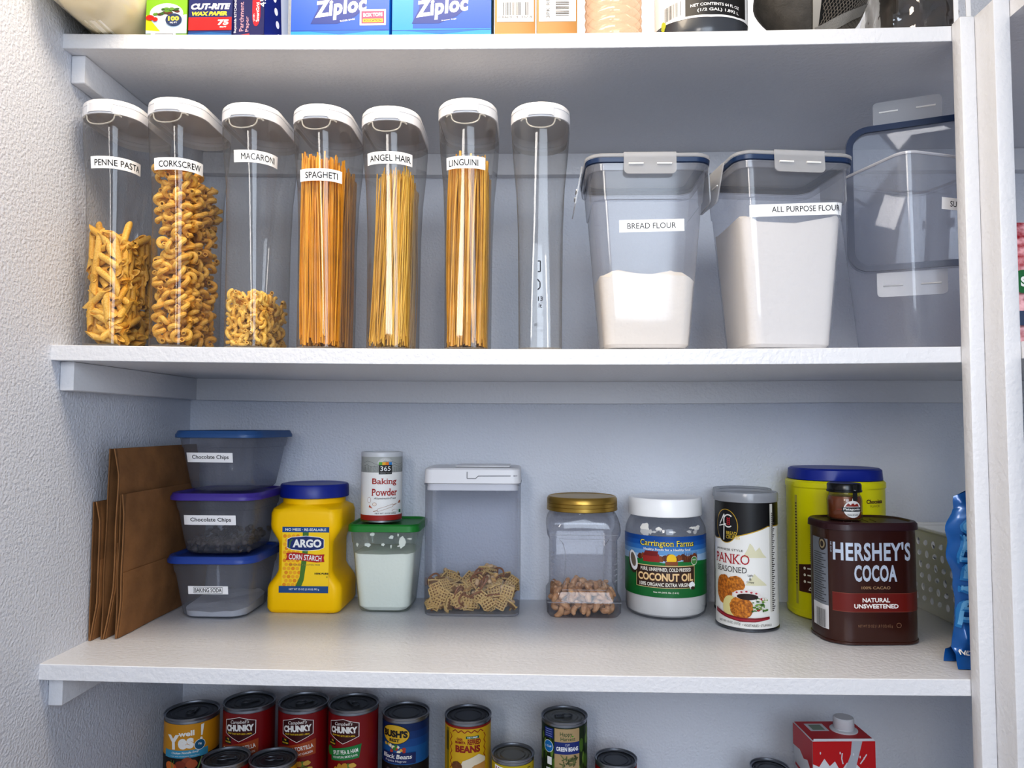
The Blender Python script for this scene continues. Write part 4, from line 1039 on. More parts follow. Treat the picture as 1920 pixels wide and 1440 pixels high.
def chunky(kind):
    def f(A, r, h):
        wh = mat('#e6e4e0', .4); dk = mat('#3f0d10', .4); yl = mat('#d9b82c', .4); T = h-.0135; og = mat('#a04a22', .45)
        o = [(-.026, T-.006), (0, T+.0005), (.026, T-.006), (.026, T-.027), (.012, T-.033), (0, T-.0385), (-.012, T-.033), (-.026, T-.027)]
        A.poly(o, wh); A.poly([(a*.955, T-.019+(b-T+.019)*.955) for a, b in o], dk)
        A.text("Campbell's", .0, T-.0080, .0070, wh, w=.030, shear=.25, bold=.01, rot=.05); A.text('CHUNKY', 0, T-.0175, .0105, wh, w=.0460, bold=.065, rot=.04, arc=.0008); A.text('SOUP THAT EATS LIKE A MEAL', 0, T-.0258, .0026, yl, w=.0400, bold=.03)
        A.rect(-.0270, -.0130, T-.043, T-.033, ink()); A.text({'pea': '27g', 'tor': '19g'}[kind], -.020, T-.0355, .0034, yl, bold=.04); A.text('PROTEIN', -.020, T-.0400, .0024, yl, w=.012, bold=.04)
        if kind == 'pea':
            gn = mat('#1c7a3e', .45)
            A.poly([(-.022, T-.0665), (-.022, T-.048), (.030, T-.0385), (.026, T-.0600)], gn); A.ell(-.0255, T-.052, .0065, .0075, mat('#2b8a3a', .45))
            A.text('SPLIT PEA & HAM', .0035, T-.0505, .0065, wh, w=.0420, bold=.02, rot=.14); A.text('WITH NATURAL SMOKE FLAVOR', .0030, T-.0580, .0036, wh, w=.0420, bold=.015, rot=.14)
        else:
            A.poly([(-.036, T-.0640), (-.036, T-.0480), (.030, T-.0350), (.030, T-.0590)], og)
            A.text('CHICKEN TORTILLA', -.003, T-.0490, .0068, wh, w=.0580, bold=.02, rot=.14); A.text('WITH WHITE MEAT CHICKEN', .000, T-.0575, .0034, wh, w=.0500, bold=.015, rot=.14)
        q = random.Random(3)
        for i in range(16): A.blob(q.uniform(-.022, .022), q.uniform(T-.088, T-.070), q.uniform(.003, .007), q.uniform(.003, .006), mat(('#b8862a', '#8a3a1a', '#c9a24a', '#5d7a2a')[i % 4], .6), i, .3, 10)
    return f
def yes_art(A, r, h):
    T = h-.0085; wh = mat('#e2e0dc', .4); tl = mat('#3f8fae', .45)
    A.rect(-PI*r, PI*r, .0055, T-.050, mat('#16120f', .5)); A.rect(-.036, .036, T-.0520, T-.0400, tl)
    A.text('well', .002, T-.0140, .0085, wh, w=.024, bold=.035, rot=.05)
    A.text('Yes', -.008, T-.0270, .0230, wh, w=.0430, bold=.05, rot=.06); A.poly([(.0235, T-.003), (.0285, T-.002), (.0262, T-.020), (.0238, T-.020)], wh); A.ell(.0245, T-.0240, .0019, .0019, wh)
    A.ell(.0225, T-.0335, .0085, .0085, wh); A.ell(.0225, T-.0335, .0076, .0076, mat('#1f5a7a', .45)); A.text('15g', .0225, T-.0325, .0040, wh, bold=.03)
    A.text('Chicken Noodle Soup', 0, T-.0440, .0042, wh, w=.0420, shear=.2, bold=.02, rot=.03); A.text('made with wholesome ingredients', 0, T-.0490, .002, wh, w=.045)
    for i, (u, v, c) in enumerate(((.004, .062, '#8a3f22'), (.011, .066, '#a04e2a'), (-.006, .067, '#7a3018'), (-.020, .071, '#b0502a'), (-.024, .069, '#c96a2a'))): A.blob(u, T-v+.004, .009, .008, mat(c, .6), i, .15, 14)
    A.line([(-.016, T-.055), (-.019, T-.070)], .0010, mat('#4f7a3a', .5)); A.line([(-.021, T-.055), (-.020, T-.070)], .0010, mat('#4f7a3a', .5)); A.line([(.026, T-.053), (.020, T-.070)], .002, mat('#6f8a4a', .5))
def bush_art(A, r, h):
    T = h-.0085; C = PI*r
    for i, c in enumerate(('#0f2a5a', '#12386f', '#134782', '#1a5a92')): A.rect(-C, C, T-.012*(i+1), T-.012*i, mat(c, .4), lay=2)
    A.rect(-C, C, T-.064, T-.048, mat('#1a5a92', .4), lay=2); A.rect(-C, C, .0055, T-.064, mat('#171213', .5), lay=3); A.n = 4
    yl = mat('#d0aa30', .45); ng = mat('#1c1a1c', .4); wh = mat('#e8e6e0', .4)
    A.ell(-.008, T-.017, .0255, .0155, ng); A.ell(-.008, T-.017, .0245, .0145, yl); A.poly([(-.034, T-.024), (.018, T-.024), (.020, T-.010), (-.034, T-.010)], ng) if False else None
    A.text("BUSH'S", -.008, T-.0160, .0115, ng, w=.0440, bold=.06, serif=True); A.text('BEST', -.008, T-.0262, .0048, ng, w=.018, bold=.04, serif=True)
    q = random.Random(2)
    for i in range(16): A.blob(q.uniform(-.026, .010), T-q.uniform(.033, .044), .0035, .003, mat(('#b0382a', '#3f7a2a', '#c9a24a', '#e0d8c0')[i % 4], .6), i, .3, 9)
    A.rect(-.032, .027, T-.0620, T-.0450, mat('#16275c', .4)); A.text('Black Beans', -.004, T-.0510, .0068, wh, w=.0500, shear=.15, bold=.015, serif=True, rot=.0); A.text('Frijoles Negros', -.006, T-.0585, .0042, wh, w=.036, shear=.2)
    for i in range(20): A.ell(q.uniform(-.03, .02), T-q.uniform(.067, .085), .0035, .0022, mat(('#2a2426', '#4a4244', '#0f0c0d')[i % 3], .3), 10, rot=q.random()*3)
def refried_art(A, r, h):
    T = h-.0085; C = PI*r; rd = mat('#8a1f16', .45)
    A.rect(-C, C, T-.0035, T, rd); A.n = 3
    A.line([(-.026+.0052*i, T-.0085+(.0028 if i % 2 else -.0012)) for i in range(11)], .0014, rd)
    for sx in (-1, 1): A.line([(sx*.029+(.0018 if i % 2 else -.0018), T-.012-.0055*i) for i in range(11)], .0013, rd)
    A.rect(-.003, .018, T-.0185, T-.0145, mat('#1e5a3a', .5)); A.text('FAT FREE', .0075, T-.0165, .0025, paper(), w=.016, bold=.02)
    A.text('CASA', -.0130, T-.0195, .0040, rd, w=.010, bold=.04); A.text('MAMITA', -.0120, T-.0245, .0042, rd, w=.0170, bold=.04); A.text('REFRIED', .0100, T-.0235, .0082, rd, w=.0215, bold=.04, serif=True)
    A.text('BEANS', .0, T-.0345, .0110, rd, w=.0400, bold=.05, serif=True)
    A.poly([(-.014, T-.066), (-.008, T-.053), (.018, T-.043), (.030, T-.050), (.030, T-.075), (-.010, T-.075)], mat('#d8cdb8', .6)); A.blob(-.018, T-.062, .010, .009, mat('#7a4a22', .7, var=.4, vscale=300), 3, .2); A.poly([(-.002, T-.070), (.010, T-.060), (.030, T-.056), (.030, T-.075)], mat('#b8884a', .6))
    A.rect(-.040, -.0335, .02, T-.006, mat('#8a7a1a', .5)); A.n = 30; barcode(A, -.0365, T-.025, .006, .03, ink(), 2)
def gb_art(A, r, h):
    T = h-.0085; C = PI*r; tan = mat('#b39a72', .5); bl = mat('#1c2f74', .45); wh = paper()
    q = random.Random(6); A.n = 2
    for i in range(70):
        u = q.choice((q.uniform(-.052, -.014), q.uniform(.024, .055))); A.blob(u, q.uniform(.01, T-.003), q.uniform(.002, .006), q.uniform(.006, .014), mat(('#2f4a1c', '#4a6b26', '#1c2f14', '#6d8a3a')[i % 4], .5), i, .3, 10, lay=2+i % 8)
    A.n = 12
    A.rect(-.0165, .0240, .006, T-.001, tan); A.text('Happy', .002, T-.0100, .0080, mat('#35502a', .5), w=.0190, bold=.01); A.text('Harvest', .005, T-.0165, .0060, mat('#35502a', .5), w=.0230, bold=.01); A.ell(.012, T-.0125, .0018, .0012, mat('#5a9a2a', .5))
    A.rect(-.0165, .0240, T-.0400, T-.0215, bl); A.text('CUT', .004, T-.0255, .0032, wh, w=.007); A.text('GREEN BEANS', .004, T-.0320, .0066, wh, w=.0350, bold=.03)
    for i in range(26): a = q.uniform(0, 3.1); u, v = q.uniform(-.008, .018), T-q.uniform(.044, .056); A.line([(u-.005*math.cos(a), v-.004*math.sin(a)), (u+.005*math.cos(a), v+.004*math.sin(a))], .0018, mat(('#5a6238', '#464d2a', '#75794a')[i % 3], .6))
    A.rect(-.0145, .001, T-.0720, T-.0610, bl); A.text('No Added Salt', -.0065, T-.0645, .002, wh, w=.012)
    A.rect(-.034, -.0175, T-.017, T-.0015, bl); 
    for i in range(4): A.rect(-.032, -.020, T-.0045-i*.0033, T-.0035-i*.0033, mat('#8a98c8', .5))
    A.ell(-.0260, T-.0300, .0085, .0095, wh); A.ell(-.0260, T-.0300, .0078, .0088, mat('#1f78b8', .4)); A.text('1 CUP', -.0260, T-.0300, .0030, wh, w=.011, bold=.02)
    A.rect(-.0280, -.0200, T-.058, T-.046, wh); A.rect(-.030, -.0195, T-.075, T-.063, wh); barcode(A, -.025, T-.069, .009, .010, ink(), 5)
def hatch_art(A, r, h):
    T = h-.0085; rd = mat('#a01a1c', .45)
    A.poly([(-.031, T-.002), (.010, T-.006), (.012, T-.020), (-.031, T-.018)], paper()); A.text('HATCH', -.011, T-.0100, .0090, rd, w=.036, bold=.05, rot=-.07)
    for i in range(8): A.rect(.026, .032+.002*(i % 2), T-.006-i*.004, T-.0045-i*.004, mat('#5a5a1a', .5), lay=4)
def red_art(A, r, h):
    T = h-.0085; A.text('TOMATO', 0, T-.008, .007, paper(), w=.034, bold=.04) if False else A.poly([(-.034, T-.001), (-.020, T-.001), (-.026, T-.010), (-.034, T-.012)], ink()); A.poly([(.034, T-.001), (.024, T-.001), (.028, T-.010), (.034, T-.012)], ink())
def pair(x, y, r, ztop, lab, under, cols, art, g='cans standing on the lowest shelf', **k):
    h = (ztop+.404)/2-.0004
    o = can(x, y, r, h, -.3998, under, 'can', None, cols, None, pull=False, rz=k.get('rz', 0))
    return can(x, y, r, h, -.3996+h, lab, 'can', g, cols, art, **k)
pair(.0745, -.122, .0425, -.1640, 'mustard yellow soup can with a teal stripe, leftmost of the cans', 'plain yellow can standing under the leftmost soup can', '#c48a1c', yes_art, th=1.2, rz=.18)
pair(.1670, -.116, .0410, -.1490, 'first red soup can from the left, partly behind the front red-topped can', 'red can standing under the first red soup can', '#7d0f16', chunky('tor'), th=.6, rz=-.02)
pair(.2570, -.116, .0400, -.1490, 'middle red soup can of three, orange banner on its front', 'red can standing under the middle red soup can', '#7d0f16', chunky('tor'), th=.5, rz=.05)
pair(.3400, -.116, .0405, -.1500, 'red soup can with a green banner reading split pea', 'red can standing under the green-bannered soup can', '#7d0f16', chunky('pea'), th=2.6, rz=-.18)
pair(.4240, -.100, .0385, -.1680, 'dark blue bean can with a yellow oval emblem', 'dark can standing under the dark blue bean can', '#123a74', bush_art, pull=False, rz=-.12)
pair(.5290, -.118, .0375, -.1640, 'yellow refried bean can with dark red zigzag border', 'yellow can standing under the refried bean can', '#cda51e', refried_art, pull=False, rz=.08)
pair(.6860, -.118, .0370, -.1640, 'green bean can with tan and navy label panel', 'green can standing under the green bean can', '#22331a', gb_art, th=3.3, rz=-.02, lidm=mat('#8a8d8c', .35, .8))
pair(.6030, -.150, .0335, -.2110, 'short yellow can with a white and red emblem beside the refried beans', 'short can standing under the short yellow can', '#b8a41a', hatch_art, pull=False, lidm=mat('#8a8880', .35, .8))
pair(.1660, -.204, .0352, -.2020, 'short red can in front of the first red soup can', 'short can standing under the short red can', '#8a1418', None, th=.3)
pair(.2390, -.204, .0350, -.2020, 'short yellow can in front of the middle red soup can', 'short can standing under the short yellow front can', '#d0941c', None, th=.1)
pair(.7690, -.120, .0335, -.2300, 'short red can with black corners right of the green beans', 'short can standing under the short red can with black corners', '#a01216', red_art, pull=False)
pair(1.0150, -.120, .0300, -.2400, 'low can whose dark rim peeps up left of the milk carton', 'low can standing under the low dark can', '#26282c', None, pull=False)
def milk_carton():
    root = empty('milk_carton', (1.0990, -.165, -.3997), 'red and white milk carton with a white screw cap', 'carton', rz=math.radians(3))
    h, hw, hd = .238, .0475, .036; wp = mat('#c9cbd0', .45); rd = mat('#b3121a', .4)
    b = MB(); q = lambda s: rrect(hw-s, hd-s, .002, 2)
    b.prism([(0, q(.001)), (.001, q(0)), (h-.001, q(0)), (h, q(.001))], wp); b.build('carton_body', root)
    A = Art(planar((0, -hd, 0), (1, 0, 0), (0, 0, 1)))
    top = [(-hw, h-.001), (-hw, h-.034), (-.038, h-.038), (-.030, h-.026), (-.022, h-.037), (-.014, h-.030), (-.008, h-.041), (-.002, h-.040), (.004, h-.032), (.010, h-.0335), (.018, h-.034), (.026, h-.042), (.036, h-.040), (.040, h-.046), (hw, h-.046), (hw, h-.001)]
    A.poly(top, rd); A.poly([(.012, h-.001), (.028, h-.001), (.016, h-.045), (.004, h-.060), (.002, h-.040), (.010, h-.020)], mat('#a9acb4', .4))
    for u, v in ((-.006, .018), (.024, .024), (.030, .026), (-.036, .018), (.014, .020)): A.ell(u, h-v, .0010, .0020, wp)
    A.line([(-.002, h-.034), (-.004, h-.026), (-.003, h-.018)], .0018, wp); A.line([(.024, h-.034), (.030, h-.026), (.034, h-.020)], .0018, wp)
    bl = mat('#1659a8', .45); A.poly([(-.012, h-.066), (-.010, h-.074), (0, h-.086), (-.002, h-.072)], bl); A.poly([(.004, h-.064), (-.001, h-.072), (.002, h-.088), (.008, h-.074)], mat('#2f86c9', .45)); A.text('H', .030, h-.074, .014, ink(), bold=.05)
    A.build('front_print', root)
    A = Art(planar((-hw, 0, 0), (0, -1, 0), (0, 0, 1))); A.poly([(-hd, h-.001), (hd, h-.001), (hd, h-.052), (.018, h-.036), (.004, h-.040), (-.010, h-.032), (-hd, h-.034)], rd)
    for i in range(6): A.line([(-.028, h-.060-i*.012), (.024, h-.066-i*.012)], .004, mat('#b0404a', .5))
    A.build('side_print', root)
    A = Art(planar((0, 0, h), (1, 0, 0), (0, 1, 0))); A.rect(-hw+.001, hw-.001, -hd+.001, hd-.001, rd); A.rect(-.035, -.006, -.002, .026, wp); A.rect(-.030, -.011, .002, .022, mat('#7a8a7a', .5)); A.build('top_print', root)
    b = MB(); b.box(-hw+.002, hw-.002, -hd, -hd+.0012, h+.0001, h+.0025, wp); b.build('top_seam', root)
    b = MB(); b.lathe([(.0205, h+.0006), (.0205, h+.0020), (.0180, h+.0028), (.0145, h+.003), (.0145, h+.0050)], wp, 32, c=(.018, .002)); b.lathe([(.0150, h+.0052), (.0155, h+.006), (.0152, h+.0190), (.0140, h+.0205)], wp, 32, c=(.018, .002)); b.build('screw_cap', root)
milk_carton()

# ------------------------------------------------------------------ uppermost shelf
def upright_box(name, x, w, y0, d, h, rz, label, cols, art, group=None, side=None, vs=1):
    root = empty(name, (x, y0, f1(x)+.0004), label, 'box', group, rz)
    b = MB(); b.box(-w/2, w/2, 0, d, 0, h, mat(cols, .4), .0008); b.build('carton_body', root)
    fp = planar((0, 0, 0), (1, 0, 0), (0, 0, 1)); A = Art(lambda u, v, o: fp(u, v*vs, o), base=.0003); art(A, w, h); A.build('front_print', root)
    if side:
        A = Art(planar((w/2, 0, 0), (0, 1, 0), (0, 0, 1)), base=.0003); side(A, d, h); A.build('side_print', root)
    return root
def film_art(A, w, h):
    A.rect(-w/2, w/2, .030, h, mat('#7fb526', .4)); A.poly([(-w/2, .006), (w/2, .006), (w/2, .040), (-w/2, .030)], mat('#b9cfe8', .4)); A.poly([(-w/2, .012), (-.008, .010), (-w/2, .040)], mat('#efd21c', .4))
    A.ell(.000, .042, .023, .018, mat('#dfe6ea', .35)); q = random.Random(2)
    for i in range(20): A.blob(q.uniform(-.016, .016), q.uniform(.040, .050), .0045, .003, mat(('#2f5a20', '#5a8a2a', '#5c2a22')[i % 3], .6), i, .4, 9)
    A.blob(-.022, .034, .006, .005, mat('#c4201c', .4), 2, .1); A.blob(-.015, .031, .004, .004, mat('#c4201c', .4), 3, .1)
    A.ell(.0105, .030, .0112, .0112, mat('#24365f', .4)); A.text('100', .0105, .0320, .0080, mat('#efe04a', .4), w=.0150, bold=.05); A.text('SQ FT', .0105, .0245, .003, paper(), w=.010, bold=.02)
    A.rect(-.020, .014, -.0, .0055, mat('#d9dade', .5)); A.line([(-.014, .0005), (-.014, .0045), (.010, .0045), (.010, .0005)], .0007, ink())
film_art_side = lambda A, d, h: A.rect(.002, d-.002, .002, h, mat('#20301a', .5))
def wax_art(A, w, h):
    nv = mat('#1c2560', .35); A.rect(-w/2, w/2, .030, h, nv); A.text('CUT-RITE', 0, .0555, .0110, paper(), w=.0530, bold=.06, shear=.2); A.text('WAX PAPER', -.001, .0425, .0075, mat('#efe03a', .4), w=.0500, bold=.05, shear=.2)
    A.rect(-w/2, w/2, .0125, .0360, mat('#c81e20', .35)); A.text('75', .0180, .0265, .0100, paper(), w=.0150, bold=.05, shear=.1); A.text('SQ FT', .018, .0180, .0028, paper(), w=.009, bold=.03)
    A.rect(-w/2, w/2, .0, .0105, mat('#173a7a', .35)); A.poly([(-w/2, 0), (w/2, .0), (w/2, .006), (0, .009), (-w/2, .006)], mat('#1a5a96', .4))
def parch_art(A, w, h):
    A.rect(-w/2, w/2, 0, h, mat('#1b1c55', .35)); wh = paper(); A.text('Reynolds KITCHENS', -.0205, .0360, .0048, wh, w=.054, rot=PI/2, bold=.01); A.text('Parchment', -.0110, .0330, .0066, mat('#e0a8b0', .4), w=.0460, rot=PI/2); A.text('Paper', -.0015, .0200, .0066, mat('#e0a8b0', .4), w=.0240, rot=PI/2)
    rdm = mat('#c01c2c', .4); A.ell(.012, .032, .0062, .018, rdm); A.rect(.0058, .0182, .032, .075, rdm); A.text('with', .0082, .0280, .003, wh, w=.012, rot=PI/2); A.text('SmartGrid', .0140, .0360, .0050, wh, w=.030, rot=PI/2, bold=.02); A.text('45', .0250-.003, .0500, .0090, wh, w=.0150, rot=PI/2)
    A.rect(-.012, .002, .0, .0045, mat('#a8242c', .4))
def parch_side(A, d, h):
    A.rect(0, d, 0, h, mat('#1b2270', .35))
    for i in range(5): A.ell(d*.62-.004*i, .012+.0165*i, .0042, .0052, mat('#e8e8ee', .4), 20)
    A.poly([(d*.75, .0), (d, .0), (d, h), (d*.35, h)], mat('#e9eaee', .4))
upright_box('film_box', .1365, .0560, -.392, .055, .30, 0, 'green food wrap box showing a bowl of salad, nearest the left wall', '#6f9a2a', film_art, side=film_art_side, vs=.78)
upright_box('wax_paper_box', .1965, .0590, -.392, .055, .30, 0, 'navy and red wax paper box between two other upright boxes', '#1c2560', wax_art, vs=.77)
upright_box('parchment_box', .2500, .0480, -.394, .055, .32, math.radians(-14), 'dark navy parchment paper box turned slightly, with sideways writing', '#1b1c55', parch_art, side=parch_side, vs=.88)
def zip_art(full):
    def f(A, w, h):
        b1 = mat('#1f86d8', .35); b2 = mat('#1450b4', .35); wh = mat('#f4f6fa', .35); nv = mat('#123080', .35)
        A.rect(-w/2, w/2, 0, h, b1); A.poly([(-w/2+.002 if full else -w/2+.028, .012), (w/2, .011), (w/2, h), (-w/2+.030, h)] if not full else [(-w/2, .0085), (w/2, .0085), (w/2, h), (-w/2+.012, h), (-w/2, .07)], b2)
        A.poly([(-w/2+.014, .0095), (0, .004), (w/2-.014, .0095)], mat('#0f62b8', .35)); A.rect(-w/2, w/2, .0092, .0098, nv)
        A.poly([(-.040, .0185), (-.004, .0185), (.020, .028), (.034, .040), (.034, .075), (-.030, .075), (-.030, .040)], nv)
        A.text('Ziploc', .001, .0395, .0290, wh, w=.0700, bold=.042, shear=.18, rot=.13, sp=1.08)
        A.text('SLIDER BAGS' if full else 'freezer bags', .010, .0235, .0022, wh, w=.020, rot=.13)
        if full: A.rect(.0270, .0620, .0160, .0380, mat('#f0ece4', .4)); A.rect(.0290, .0600, .0185, .0355, mat('#c23a66', .4)); A.text('BOX TOPS', .0445, .0305, .0052, paper(), w=.026, bold=.04, rot=.03); A.rect(.0310, .0580, .0200, .0250, mat('#e0b03a', .4)); A.text('EDUCATION', .0445, .0225, .003, ink(), w=.023, bold=.02)
    return f
upright_box('bag_box', .3735, .1330, -.392, .075, .16, 0, 'bright blue storage bag box with a pink and white sticker', '#1f86d8', zip_art(True))
upright_box('bag_box', .5105, .1330, -.392, .075, .16, 0, 'bright blue storage bag box without sticker, next to the cardboard cartons', '#1f86d8', zip_art(False))
def card_art(txt, rot):
    def f(A, w, h):
        A.rect(-w/2+.003, w/2-.002, .020, .16, mat('#e4e4e6', .45)); 
        if not rot: barcode(A, .0, .0380, .036, .018, ink(), 3); A.text(txt, 0, .0265, .0035, ink(), w=.045)
        else:
            for i in range(16): A.rect(.0-.002, .0160, .028+i*.0021, .0288+i*.0021+(.0006 if i % 3 else 0), ink(), lay=2)
            A.n = 3; A.text(txt, -.012, .0430, .0048, ink(), w=.036, rot=PI/2)
    return f
upright_box('cardboard_carton', .6090, .0540, -.392, .10, .25, 0, 'narrow brown carton with a wide barcode label, right of the blue boxes', '#a5773f', card_art('0 84691 81337 8', False))
upright_box('cardboard_carton', .6650, .0540, -.392, .10, .25, 0, 'narrow brown carton with a sideways barcode label, left of the clear bottle', '#a5773f', card_art('3PK RPW', True))
def clear_bottle():
    root = empty('clear_bottle', (.7440, -.352, f1(.74)+.0003), 'ribbed clear plastic bottle with a peach tint on the uppermost shelf', 'bottle')
    m = clear('#fbe9d8', haze=.22, edge=.45, edgecol='#c9a284', hazecol='#eecdb0', rough=.06)
    pr = [(.030, 0), (.036, .002), (.0385, .006)]
    for i in range(7): pr += [(.0385, .008+i*.013), (.0395, .012+i*.013), (.0385, .016+i*.013), (.0372, .0195+i*.013)]
    pr += [(.0385, .105), (.036, .125), (.018, .15), (.014, .155), (.014, .175)]
    b = MB(); b.lathe(pr, m, 48, top=False); b.build('bottle_body', root)
    b = MB(); b.lathe([(.0155, .165), (.0158, .168), (.0155, .183)], white, 24, bot=False); b.build('cap', root)
    A = Art(cyl(.0388), .004); A.rect(-.03, .03, .055, .085, mat('#7d7d84', .5)); A.build('label', root)
clear_bottle()
def grey_tub():
    root = empty('powder_tub', (.8700, -.325, f1(.87)+.0003), 'round dark grey tub with a black label and barcode', 'tub')
    m = mat('#3b3f46', .25, coat=.2); r = .0640
    b = MB(); b.lathe([(r-.008, 0), (r-.004, .001), (r-.001, .006), (r-.0005, .014), (r, .020), (r, .15), (r-.01, .165), (r-.02, .17)], m, 64); b.build('tub_body', root)
    b = MB(); b.lathe([(r-.016, .168), (r-.012, .17), (r-.012, .19), (r-.015, .192)], mat('#17181a', .35), 64); b.build('lid', root)
    A = Art(cyl(r), .005); A.poly([(-.10, .036), (-.04, .0275), (0, .0250), (.04, .0275), (.10, .036), (.10, .14), (-.10, .14)], paper()); A.poly([(-.034, .0300), (0, .0280), (.04, .0300), (.06, .034), (.06, .14), (-.034, .14)], ink())
    A.n = 4; barcode(A, -.0530, .0440, .028, .020, ink(), 8)
    A.text('(1/2 GAL) 1.892 L', .012, .0350, .0052, paper(), w=.060, bold=.02); A.text('NET CONTENTS 64 FL OZ', .008, .0430, .0040, paper(), w=.070, bold=.02); A.blob(-.070, .030, .006, .008, mat('#b0b83a', .5), 4, .3)
    A.build('label', root)
grey_tub()
def mesh_pouch():
    root = empty('mesh_bag', (1.0240, -.330, f1(1.03)+.0003), 'soft grey and black bag with mesh pocket and woven strap', 'bag')
    cm = mat('#4b4844', .75, bump=.4, bscale=400, var=.3, vscale=60, name='grey_nylon'); NU, NV = 36, 18
    def P(u, v):
        a = 2*PI*u; rx, ry = .076, .056; s = 1+.10*noise.noise(Vector((math.cos(a)*2, math.sin(a)*2, v*3)))
        k = (math.sin(min(1, v*1.6+.12)*PI/2))
        return Vector((rx*math.cos(a)*s*k, ry*math.sin(a)*s*k, .0008+v*.15))
    b = MB(); b.loft([[P(i/NU, j/NV) for i in range(NU)] for j in range(NV+1)], cm); b.build('cloth_body', root, 80)
    # mesh pocket: hexagon-ish net drawn as crossing cords over a dark panel
    def S(u, v, off):
        p = P(.75+u/.46, v/.15); n = Vector((p.x/.082, p.y/.058, 0)).normalized(); return p+n*off
    A = Art(S, .006, base=.002); A.vstep = .01; dk = mat('#191816', .8); A.rect(-.005, .120, .0, .10, dk); A.build('mesh_pocket', root)
    n = MB(); cord = mat('#6e675e', .7)
    for k in range(-10, 34):
        for sg in (1, -1):
            pts = []
            for j in range(14):
                v = .001+j*.0055; u = k*.0055+(sg*v*.8)
                if -.004 < u < .118: pts.append(S(u, v, .0034))
            if len(pts) > 1: n.tube(pts, .00055, cord, 4, caps=False)
    n.build('net', root)
    st = MB(); web = mat('#8f8c86', .7, bump=.8, bscale=500, name='woven_strap'); rg = []
    for j in range(22):
        t = j/21; u = -.012+.10*t; v = .004+.040*t**1.3
        a = S(u, v, .0050); c2 = S(u-.002, v+.016, .0050); d = S(u-.002, v+.016, .0064); e = S(u, v, .0064); rg.append([a, c2, d, e])
    st.loft(rg, web); st.build('strap', root)
    s2 = MB(); rg = []
    for j in range(10):
        v = .001+.09*j/9; rg.append([S(-.018, v, .003), S(-.006, v, .003), S(-.006, v, .0045), S(-.018, v, .0045)])
    s2.loft(rg, mat('#a7a29a', .35, name='satin_strip')); s2.build('piping', root)
mesh_pouch()
def snack_pack():
    root = empty('plastic_package', (1.1600, -.325, f1(1.16)+.0003), 'dark brown snack package in glossy clear wrap at the right end', 'package')
    b = MB(); b.box(-.042, .042, -.050, .05, .004, .16, mat('#33241c', .6, var=.5, vscale=40, col2='#120c09'), .01); b.build('dark_filling', root)
    def Q(u, v):
        a = 2*PI*u; s = 1+.09*noise.noise(Vector((math.cos(a)*5, math.sin(a)*5, v*5)))+.05*noise.noise(Vector((math.cos(a)*14, math.sin(a)*14, v*16)))
        c, d = math.cos(a), math.sin(a); f = 1/(abs(c)**4+abs(d)**4)**.25
        return Vector((.050*c*f*s*.97, .062*d*f*s*.97, .0008+v*.175))
    w = MB(); w.loft([[Q(i/60, j/24) for i in range(60)] for j in range(25)], clear('#f6f4f0', haze=.04, edge=.7, edgecol='#e4e0da', rough=.02, bumps=.6, gl=2.5)); w.build('clear_wrap', root, 30)
    s = MB()
    for sx in (.026, .042): s.box(sx, sx+.006, -.066, -.0652, .002, .16, mat('#e9e9ea', .4))
    s.build('white_stripe', root)
snack_pack()
def plate_bag():
    root = empty('plate_sleeve', (.0565, -.325, f1(.05)+.0006), 'cream paper plates in a rumpled clear sleeve overhanging the shelf', 'sleeve')
    cr = mat('#fff4d6', .6, var=.12, vscale=20, col2='#fffbee', name='cream_foam')
    b = MB(); n = 30; rg = []
    for j in range(13):
        y = -.155+.31*j/12; k = [.70, .93, 1][min(j, 2)]; rg.append([(.000+.0500*k*math.sin(2*PI*i/n), y, .0560-.0550*k*math.cos(2*PI*i/n)) for i in range(n)])
    b.loft(rg, cr); b.build('plate_stack', root, 60)
    w = MB(); n = 64; rg = []
    for j in range(31):
        t = j/30; y = -.172+.34*t; k = min(1, (.35+t*9))*.985
        rg.append([((.0540*k+.0022*noise.noise(Vector((a*2.2, t*7, 1)))+.0010*noise.noise(Vector((a*8, t*11, 4))))*math.sin(a), y, .0560-(.0556*k)*math.cos(a)*(1+.03*noise.noise(Vector((a*3, t*6, 9)))*(0 if math.cos(a) > .6 else 1))) for a in [2*PI*i/n for i in range(n)]])
    w.loft(rg, clear('#fffdf6', haze=.30, edge=.4, edgecol='#efe6cf', hazecol='#fff6e0', rough=.08, bumps=.5, gl=1.5)); w.build('clear_sleeve', root, 40)
plate_bag()

# ------------------------------------------------------------------ corner of the bay on the right
def red_bag():
    root = empty('candy_bag', (1.330, -.300, f2(1.3)+.0004), 'red patterned candy bag glimpsed at the right edge behind the post', 'bag')
    m = mat('#9c1a2c', .4, var=.6, vscale=90, col2='#e8b0b8'); b = MB(); NU, NV = 24, 16; rg = []
    for j in range(NV+1):
        v = j/NV; z = .0006+.185*v; th = .035*min(1, (1-v)*3+.05)
        rg.append([(.055*math.cos(2*PI*i/NU)*(1+.05*noise.noise(Vector((i, v*5, 1)))), th*math.sin(2*PI*i/NU), z) for i in range(NU)])
    b.loft(rg, m); b.build('pouch', root, 60)
    A = Art(planar((-.030, -.036, 0), (1, 0, 0), (0, 0, 1)), base=.001); A.ell(0, .095, .018, .016, mat('#1f6a3a', .4)); A.text('S', .0, .095, .014, paper(), bold=.05); A.rect(-.020, .035, .035, .055, mat('#3a4a66', .4)); A.build('printed_artwork', root)
red_bag()
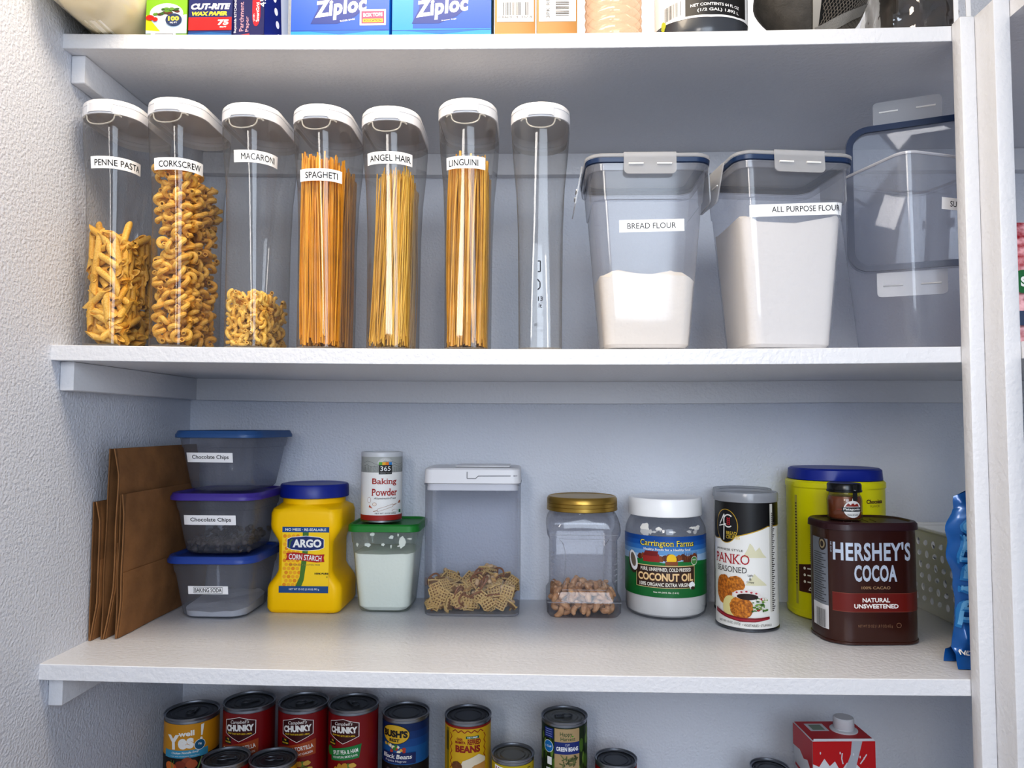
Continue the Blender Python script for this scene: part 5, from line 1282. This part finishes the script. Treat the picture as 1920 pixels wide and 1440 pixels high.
# ------------------------------------------------------------------ camera, light
cam = bpy.data.cameras.new('camera'); co = bpy.data.objects.new('camera', cam); COL.objects.link(co); sc.camera = co
cam.sensor_width = 36; cam.lens = 1387.4/1920*36; cam.clip_start = .02
co.location = (.635, -1.3523, .3102)
pit, yaw, rol = .0544, .0294, -.0037
co.matrix_world = Matrix.Translation(co.location) @ Matrix.Rotation(yaw, 4, 'Z') @ Matrix.Rotation(PI/2+pit, 4, 'X') @ Matrix.Rotation(-rol, 4, 'Z')
def area(name, loc, target, sx, sy, power, col, spread=PI):
    l = bpy.data.lights.new(name, 'AREA'); l.shape = 'RECTANGLE'; l.size = sx; l.size_y = sy; l.energy = power; l.color = col; l.spread = spread
    o = bpy.data.objects.new(name, l); COL.objects.link(o); o.location = loc
    o.rotation_euler = (Vector(target)-Vector(loc)).to_track_quat('-Z', 'Y').to_euler(); return o
area('ceiling_lamp_and_fill', (.45, -.74, 1.2), (.45, -.50, 0), .6, .25, 6.0, (1, .84, .64))
area('doorway_daylight', (.95, -2.35, .82), (.60, 0, .42), .8, 1.25, 7.0, (.77, .87, 1), math.radians(120))
area('ceiling_lamp_and_fill', (.75, -.42, 1.2), (.70, 0, .9), .7, .12, 1.3, (1, .90, .74), math.radians(130))  # second overhead light, unseen, added to brighten the wall above the top shelf
area('added_front_fill', (-.4, -3.2, 1.15), (.5, 0, .45), 1.2, .8, 9.5, (1, .94, .87), math.radians(90))  # unseen warm fill added from the front to lift the shelves, no known lamp
w = bpy.data.worlds.new('world'); sc.world = w; w.use_nodes = True; N = w.node_tree.nodes; L = w.node_tree.links
g = N.new('ShaderNodeNewGeometry'); sp = N.new('ShaderNodeSeparateXYZ'); mr = N.new('ShaderNodeMapRange')
L.new(g.outputs['Incoming'], sp.inputs[0]); L.new(sp.outputs['Z'], mr.inputs['Value'])
mr.inputs['From Min'].default_value = .35; mr.inputs['From Max'].default_value = -.25; mr.inputs['To Min'].default_value = .15; mr.inputs['To Max'].default_value = 1.0
N['Background'].inputs[0].default_value = (.66, .74, .88, 1); L.new(mr.outputs[0], N['Background'].inputs[1])
sc.view_settings.view_transform = 'Standard'; sc.view_settings.look = 'Medium High Contrast'; sc.view_settings.exposure = .32
c = sc.cycles; c.max_bounces = 8; c.diffuse_bounces = 4; c.glossy_bounces = 3; c.transmission_bounces = 4; c.transparent_max_bounces = 24
c.caustics_reflective = False; c.caustics_refractive = False; c.sample_clamp_indirect = 4
